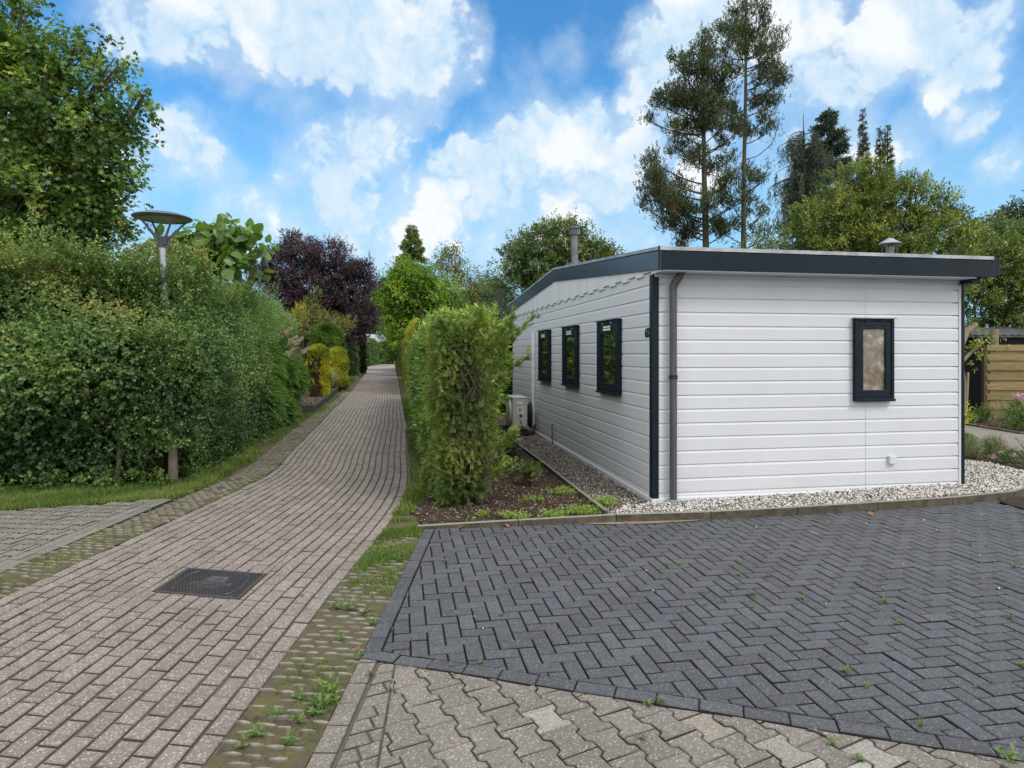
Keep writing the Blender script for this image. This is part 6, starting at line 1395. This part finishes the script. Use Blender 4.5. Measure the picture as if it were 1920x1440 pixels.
# ------------------------------------------------------------------ stumps and things in the soil bed
def stump(label, x, y, r, h, sprout, seed):
    t = thing('tree_stump', label, 'stump', (x, y, .0), seed, 'cut stumps in the soil bed'); mb = MB(); n = 14; ang = np.linspace(0, 2 * np.pi, n, endpoint=False); k = 1 + .22 * np.sin(ang * 3 + seed) + .12 * np.sin(ang * 5)
    V = []; 
    for z, s_ in ((-.03, 1.35), (.04, 1.12), (h * .6, .95), (h, .92)): V += [(r * s_ * k[i] * math.cos(ang[i]), r * s_ * k[i] * math.sin(ang[i]), z + (.02 * math.sin(ang[i] * 2) if z == h else 0)) for i in range(n)]
    mb.add(V, [(a * n + i, a * n + (i + 1) % n, (a + 1) * n + (i + 1) % n, (a + 1) * n + i) for a in range(3) for i in range(n)] + [tuple(3 * n + i for i in range(n))]); mb.build('wood', M['darktwig'], t)
    if sprout:
        LV = Leaves(); m_ = sprout; q = np.stack([rng.normal(0, r * .9, m_), rng.normal(0, r * .9, m_), h + rng.normal(0, .04, m_)], 1); axs = unit(UP * .5 + .9 * rdir(m_)); s2, n2 = basis(axs, UP[None] + .4 * rdir(m_))
        for f in np.linspace(.1, 1, 7):
            for sg in (-1, 1): LV.add(q + axs * .075 * f, axs * .5 + s2 * sg, n2, .026, .010, np.clip(.35 + .2 * rng.normal(size=m_), 0, 1))
        LV.build('sprouts', G_['yew'], t, fold=.1)
    return t
stump('dark stump topped with green sprouts, nearest to the board edging', .205, 7.58, .062, .20, 70, 1)
stump('dark square-looking stump just behind the sprouting one', -.03, 8.25, .085, .20, 0, 2)
stump('low stump near the air conditioner with a rusty dead twig', -.02, 9.6, .07, .16, 110, 3)
LV = Leaves(); n = 50; q = P(944, 828, 9.3) + rng.normal(0, .045, (n, 3)); LV.add(q, rdir(n), rdir(n), .05, .018, rng.random(n)); M['rust'] = leaf_mat('rusty_needle', [(0, (.30, .10, .04)), (1, (.50, .20, .09))], .7, .2, .2, (1, 1, 1)); o = LV.build('dead_sprig', M['rust'], None); tag(o, 'rusty orange dead sprig beside the yew block', 'twig')

# ------------------------------------------------------------------ grass, weeds, litter
def blades(name, pts, z, h0, h1, w, lean=.5, label=None, kind='stuff', cat='grass', seed=0, parent=None, m=None, tuft=3):
    n = len(pts); p = np.repeat(pts, tuft, 0) + rng.normal(0, .010, (n * tuft, 2)); n = len(p)
    h = (h0 + (h1 - h0) * rng.random(n) ** 1.5); an = rng.random(n) * 6.28; la = rng.random(n) * 6.28; l_ = lean * h * rng.random(n)
    b = np.stack([p[:, 0], p[:, 1], np.full(n, z)], 1); s_ = np.stack([np.cos(an), np.sin(an), 0 * an], 1) * (w * .5 * (.6 + .8 * rng.random(n)))[:, None]; d = np.stack([np.cos(la), np.sin(la), 0 * la], 1)
    mid = b + d * (l_ * .35)[:, None] + UP * (h * .55)[:, None]; tip = b + d * l_[:, None] + UP * h[:, None]
    V = np.stack([b - s_, b + s_, mid + s_ * .8, mid - s_ * .8, tip], 1).reshape(-1, 3); i = np.arange(n)[:, None] * 5
    o = raw_mesh(name, V, [(np.array([[0, 1, 2, 3]]) + i), (np.array([[3, 2, 4]]) + i)], m or M['grass'], parent, np.repeat(np.clip(.42 + .25 * wave(b, 1.5, 5 + seed) + .18 * rng.normal(size=n), 0, 1), 5))
    return tag(o, label, cat, kind=kind)
def patchy(p, f, thr, seed): q = np.column_stack([p, np.zeros(len(p))]); return p[wave(q, f, seed) + .35 * rng.normal(size=len(p)) > thr]
# right verge beside the dark bay
p = scatter([(-1.17, 4.15), (-.81, 4.15), (-.81, 5.76), (-.95, 6.1), (-1.15, 6.1)], 5200); p = p[rng.random(len(p)) < np.clip((p[:, 1] - 4.2) / .7 + (p[:, 0] + 1.0) * 1.2, .05, 1)]; p = patchy(p, 1.6, -.45, 3)
blades('grass', p, -.006, .018, .055, .006, .9, 'grass tufts along the left edge of the dark paved bay', seed=1)
p = scatter([(-1.18, 1.6), (-.81, 1.6), (-.81, 4.5), (-1.18, 4.5)], 1500); p = patchy(p, 1.3, .55, 8); blades('grass', p, -.006, .012, .035, .005, .9, 'sparse moss and grass between the stones of the right grid strip', seed=2)
p = scatter([(-1.17, 6.2), (-.98, 6.3), (-.92, 7.6), (-1.18, 9), (-1.85, 13), (-3.75, 23), (-4.3, 24.4), (-2.28, 13.8), (-1.62, 10), (-1.41, 8.73), (-1.23, 7.6)], 2200); p = patchy(p, .8, -.3, 9); blades('grass', p, -.003, .02, .06, .009, .9, 'narrow grass verge between lane and right hedges', seed=3)
# left verge: grass in front of the hawthorn and along the lane
p = scatter([(-3.70, 7.0), (-3.95, 6.95), (-4.4, 6.76), (-5.15, 6.44), (-6.2, 6.07), (-8.5, 5.45), (-8.5, 7.1), (-6.06, 7.55), (-4.3, 7.80), (-4.0, 8.0), (-3.66, 7.6)], 5200); dd = np.interp(-p[:, 0], [3.6, 4.3, 6.06, 8.5], [7.95, 7.80, 7.5, 7.05]) - p[:, 1]; p = p[rng.random(len(p)) < np.clip(.25 + dd * 1.6, 0, 1)]
blades('grass', p, -.004, .022, .065, .007, .9, 'mown grass strip between the grey side path and the hawthorn hedge', seed=4)
p = scatter([(-3.66, 7.6), (-4.1, 7.95), (-4.6, 10.2), (-5.1, 13), (-5.5, 16.6), (-5.1, 16.8), (-5.15, 17.2), (-6.9, 26), (-7.15, 26.8), (-6.0, 20.7), (-4.57, 13), (-3.98, 10.2), (-3.75, 9)], 2600); p = patchy(p, .7, -.15, 12); blades('grass', p, -.004, .02, .07, .010, .9, 'grass verge along the lane below the left hedges', seed=5)
p = scatter([(-7.5, 28.2), (-7.15, 27), (-10.6, 44), (-16, 70), (-18, 78), (-19, 78), (-12, 45)], 260); blades('grass', p, -.004, .05, .14, .035, .8, 'far grass verge on the left of the lane', seed=6)
ys_ = rng.random(9000) * 24 + 2.3; p = np.stack([xl(ys_) - .42 + .42 * rng.random(9000), ys_], 1); p = patchy(p, 1.1, .35, 14); blades('grass', p, -.006, .010, .032, .006, .9, 'moss and grass in the left grid strip', seed=7)
# moss in the road joints
ys_ = rng.random(9000) * 20 + 2.0; k = rng.integers(1, NC, 9000); xx = xl(ys_) + (xr(ys_) - xl(ys_)) * k / NC + .010 * np.sin(ys_ * .9 + 1.3) + .006 * np.sin(ys_ * 2.3) + rng.normal(0, .0015, 9000); p = patchy(np.stack([xx, ys_], 1), .55, .62, 17); blades('joint_moss', p, -.004, .006, .012, .006, .6, 'green moss in the joints of the brick lane', cat='moss', seed=8, tuft=2)
# weeds in the soil bed
for (px, py, s_, n) in ((1090, 962, .16, 260), (965, 972, .13, 200), (1040, 970, .13, 170), (880, 985, .09, 80), (1130, 945, .16, 200), (1060, 925, .2, 130), (1000, 940, .15, 60), (905, 968, .06, 40)):
    c = G(px, py, .016); p = c + rng.normal(0, s_ * .5, (n, 2)) * [1, .8]; p = p[(p[:, 1] > [kerb_y(x) + .07 for x in p[:, 0]])]
    LV = Leaves(); m_ = len(p); q = np.column_stack([p, np.full(m_, .02) + .03 * rng.random(m_)]); sprigs(LV, q, UP * .7 + .8 * rdir(m_), 4, .03, .024, .014, 60, .9, None, .55 + .35 * rng.random(m_), .2); o = LV.build('ground_weeds', G_['laurel'], None); tag(o, 'low green weeds spreading over the soil bed', 'weeds', kind='stuff')
p = scatter([(-.80, 5.82), (.92, 6.08), hh(-.70, -.3), hh(-.70, 3.5), (-.3, 9.5), (-.9, 6.5)], 170); pebbles('scattered_pebbles', p, .018, .003, .010, M['pebble'], label='small pale pebbles scattered over the soil bed', cat='pebbles')
p = scatter([(-.80, 5.82), (.92, 6.08), hh(-.70, -.3), hh(-.70, 4.5), (-.5, 10), (-1.0, 6.3)], 900); pebbles('bark_litter', p, .018, .006, .022, M['chip'], label='brown bark litter on the soil bed', cat='litter', long=1.8, flat=.4)
p = scatter([(-4.3, 7.6), (-3.8, 7.9), (-4.2, 10), (-4.9, 13.2), (-5.3, 13), (-4.6, 10), (-4.3, 8.2)], 150); pebbles('leaf_litter', p, .004, .01, .03, M['chip'], label='brown leaf litter at the foot of the left hedge', cat='litter', long=1.6, flat=.3)
p = scatter([(6.5, 7.7), (9, 7.7), (8.5, 10), (7.9, 10.1), (7.6, 10.8), (6.6, 10.5), (6.7, 8.8)], 260); pebbles('bark_litter', p, .016, .01, .03, M['chip'], label='bark chips on the right flower bed', cat='litter', long=1.6, flat=.4)
p = scatter([(9.95, 12.4), (14, 12.3), (14, 15), (10.2, 15)], 140); pebbles('bark_litter', p, .028, .015, .04, M['chip'], label='bark chips on the soil below the wooden fence', cat='litter', long=1.6, flat=.4)
p = np.concatenate([scatter([(1.5, 5.2), (5.0, 5.6), (5.0, 6.5), (1.5, 6.0)], 9), scatter([(-.6, 3.5), (5, 2.4), (5.5, 6.3), (-.6, 5.6)], 1.6)]); pebbles('stray_pebbles', p, .006, .004, .010, M['pebble'], label='stray white pebbles on the dark paved bay', cat='pebbles')
# weeds growing in joints: one thing each
def weed_mesh(seed, big):
    LV = Leaves(); m_ = 7 + 5 * big; an = rng.random(m_) * 6.28; d = np.stack([np.cos(an), np.sin(an), .6 + .9 * rng.random(m_)], 1); LV.add(np.zeros((m_, 3)) + rng.normal(0, .004, (m_, 3)), d, UP[None] + .3 * rdir(m_), .028 + .03 * rng.random(m_) * big, .010, .4 + .5 * rng.random(m_))
    q = rng.normal(0, .012, (4, 3)); q[:, 2] = .01; sprigs(LV, q, UP + .8 * rdir(4), 4, .03, .020, .010, 55, .8, None, .5 + .3 * rng.random(4), .2); return LV.build('weed', G_['hedgegreen'], None, shape='leaf', curl=.3)
protos = [weed_mesh(k, k % 2) for k in range(4)]; wspots = []
for (px, py) in ((848,1250),(940,1155),(960,1060),(835,1055),(1275,1060),(1385,1080),(1440,1082),(1410,1118),(1320,1135),(1412,1140),(1655,1098),(1658,1130),(1685,1172),(1585,1263),(1627,1290),(1820,1022),(1850,1025),(1915,1250),(1865,1085),(1900,1065),(1700,1050),(1505,1125),(1250,1060),(1440,1020),(1790,1150),(1830,1290),(1728,1362),(1895,1160),(1540,1060),(900,1245)):
    wspots.append((G(px, py), .003))
wl_ = []
for k, (c, z) in enumerate(wspots):
    o = protos[k % 4] if k < 4 else link(protos[k % 4].copy()); o.location = (c[0], c[1], z); o.rotation_euler = (0, 0, rng.random() * 6.28); s_ = .40 + .45 * rng.random(); o.scale = (s_, s_, s_); tag(o, 'small green weed growing in a joint of the dark herringbone bay', 'weed', 'weeds in the joints of the dark bay')
for k, (px, py) in enumerate(((658,1142),(630,1140),(700,1170),(605,1325),(620,1300),(590,1340),(625,1315),(520,1345),(455,1400),(560,1352),(640,1200),(690,1150),(560,1310),(480,1380),(672,1235),(540,1395))):
    c = G(px, py); o = link(protos[k % 4].copy()); o.location = (c[0], c[1], -.004); o.rotation_euler = (0, 0, rng.random() * 6.28); s_ = (1.5 if k in (0, 3, 4, 6) else .8) + .4 * rng.random(); o.scale = (s_, s_, s_); tag(o, 'small leafy weed in the mossy grid strip on the right of the lane', 'weed', 'weeds in the right grid strip')
for k, (px, py) in enumerate(((1890,1425),(1610,1425),(1560,1395),(1240,1318),(1205,1385),(1215,1322))):
    c = G(px, py); o = link(protos[k % 4].copy()); o.location = (c[0], c[1], -.002); o.rotation_euler = (0, 0, rng.random() * 6.28); s_ = 1.3 if k == 0 else .7; o.scale = (s_, s_, s_); tag(o, 'small weed in a joint of the pale zigzag pavers', 'weed', 'weeds in the zigzag forecourt')
# fallen leaves
M['dryleaf'] = leaf_mat('dry_leaf', [(0, (.16, .065, .035)), (.5, (.30, .15, .08)), (1, (.44, .28, .15))], .7, .2, .15, (1, 1, 1))
def dry(px, py, label, s_, r_, grp=None, z=.006):
    c = G(px, py); LV = Leaves(); LV.add(np.array([[0, 0, 0.0]]), np.array([[1, 0, .12]]), np.array([[.15, .1, 1]]), s_, s_ * .6, r_); o = LV.build('fallen_leaf', M['dryleaf'], None, shape='leaf', curl=-.25, fold=.5); o.location = (c[0], c[1], z); o.rotation_euler = (0, 0, rng.random() * 6.28); tag(o, label, 'leaf', grp)
dry(702, 1262, 'brown curled dead leaf at the tip of the zigzag forecourt', .055, .15); dry(690, 1150, 'pale tan dead leaf lying on the right grid strip', .06, .95); dry(1636, 968, 'brown leaf lying on the far edge of the dark bay', .07, .5)
for px, py in ((955, 990), (1030, 983), (860, 992), (1180, 985)): dry(px, py, 'brown leaf lying along the foot of the kerb', .06, .35, 'leaves along the kerb')
for px, py in ((458, 1350), (485, 1342), (528, 1298), (668, 1222)): dry(px, py, 'reddish dead leaf among the stones of the right grid strip', .040, .2, 'leaves on the grid strip')
for px, py in ((455, 1020), (570, 1120)): dry(px, py, 'tiny dark leaf lying on the brick lane', .035, .1, 'leaves on the lane')
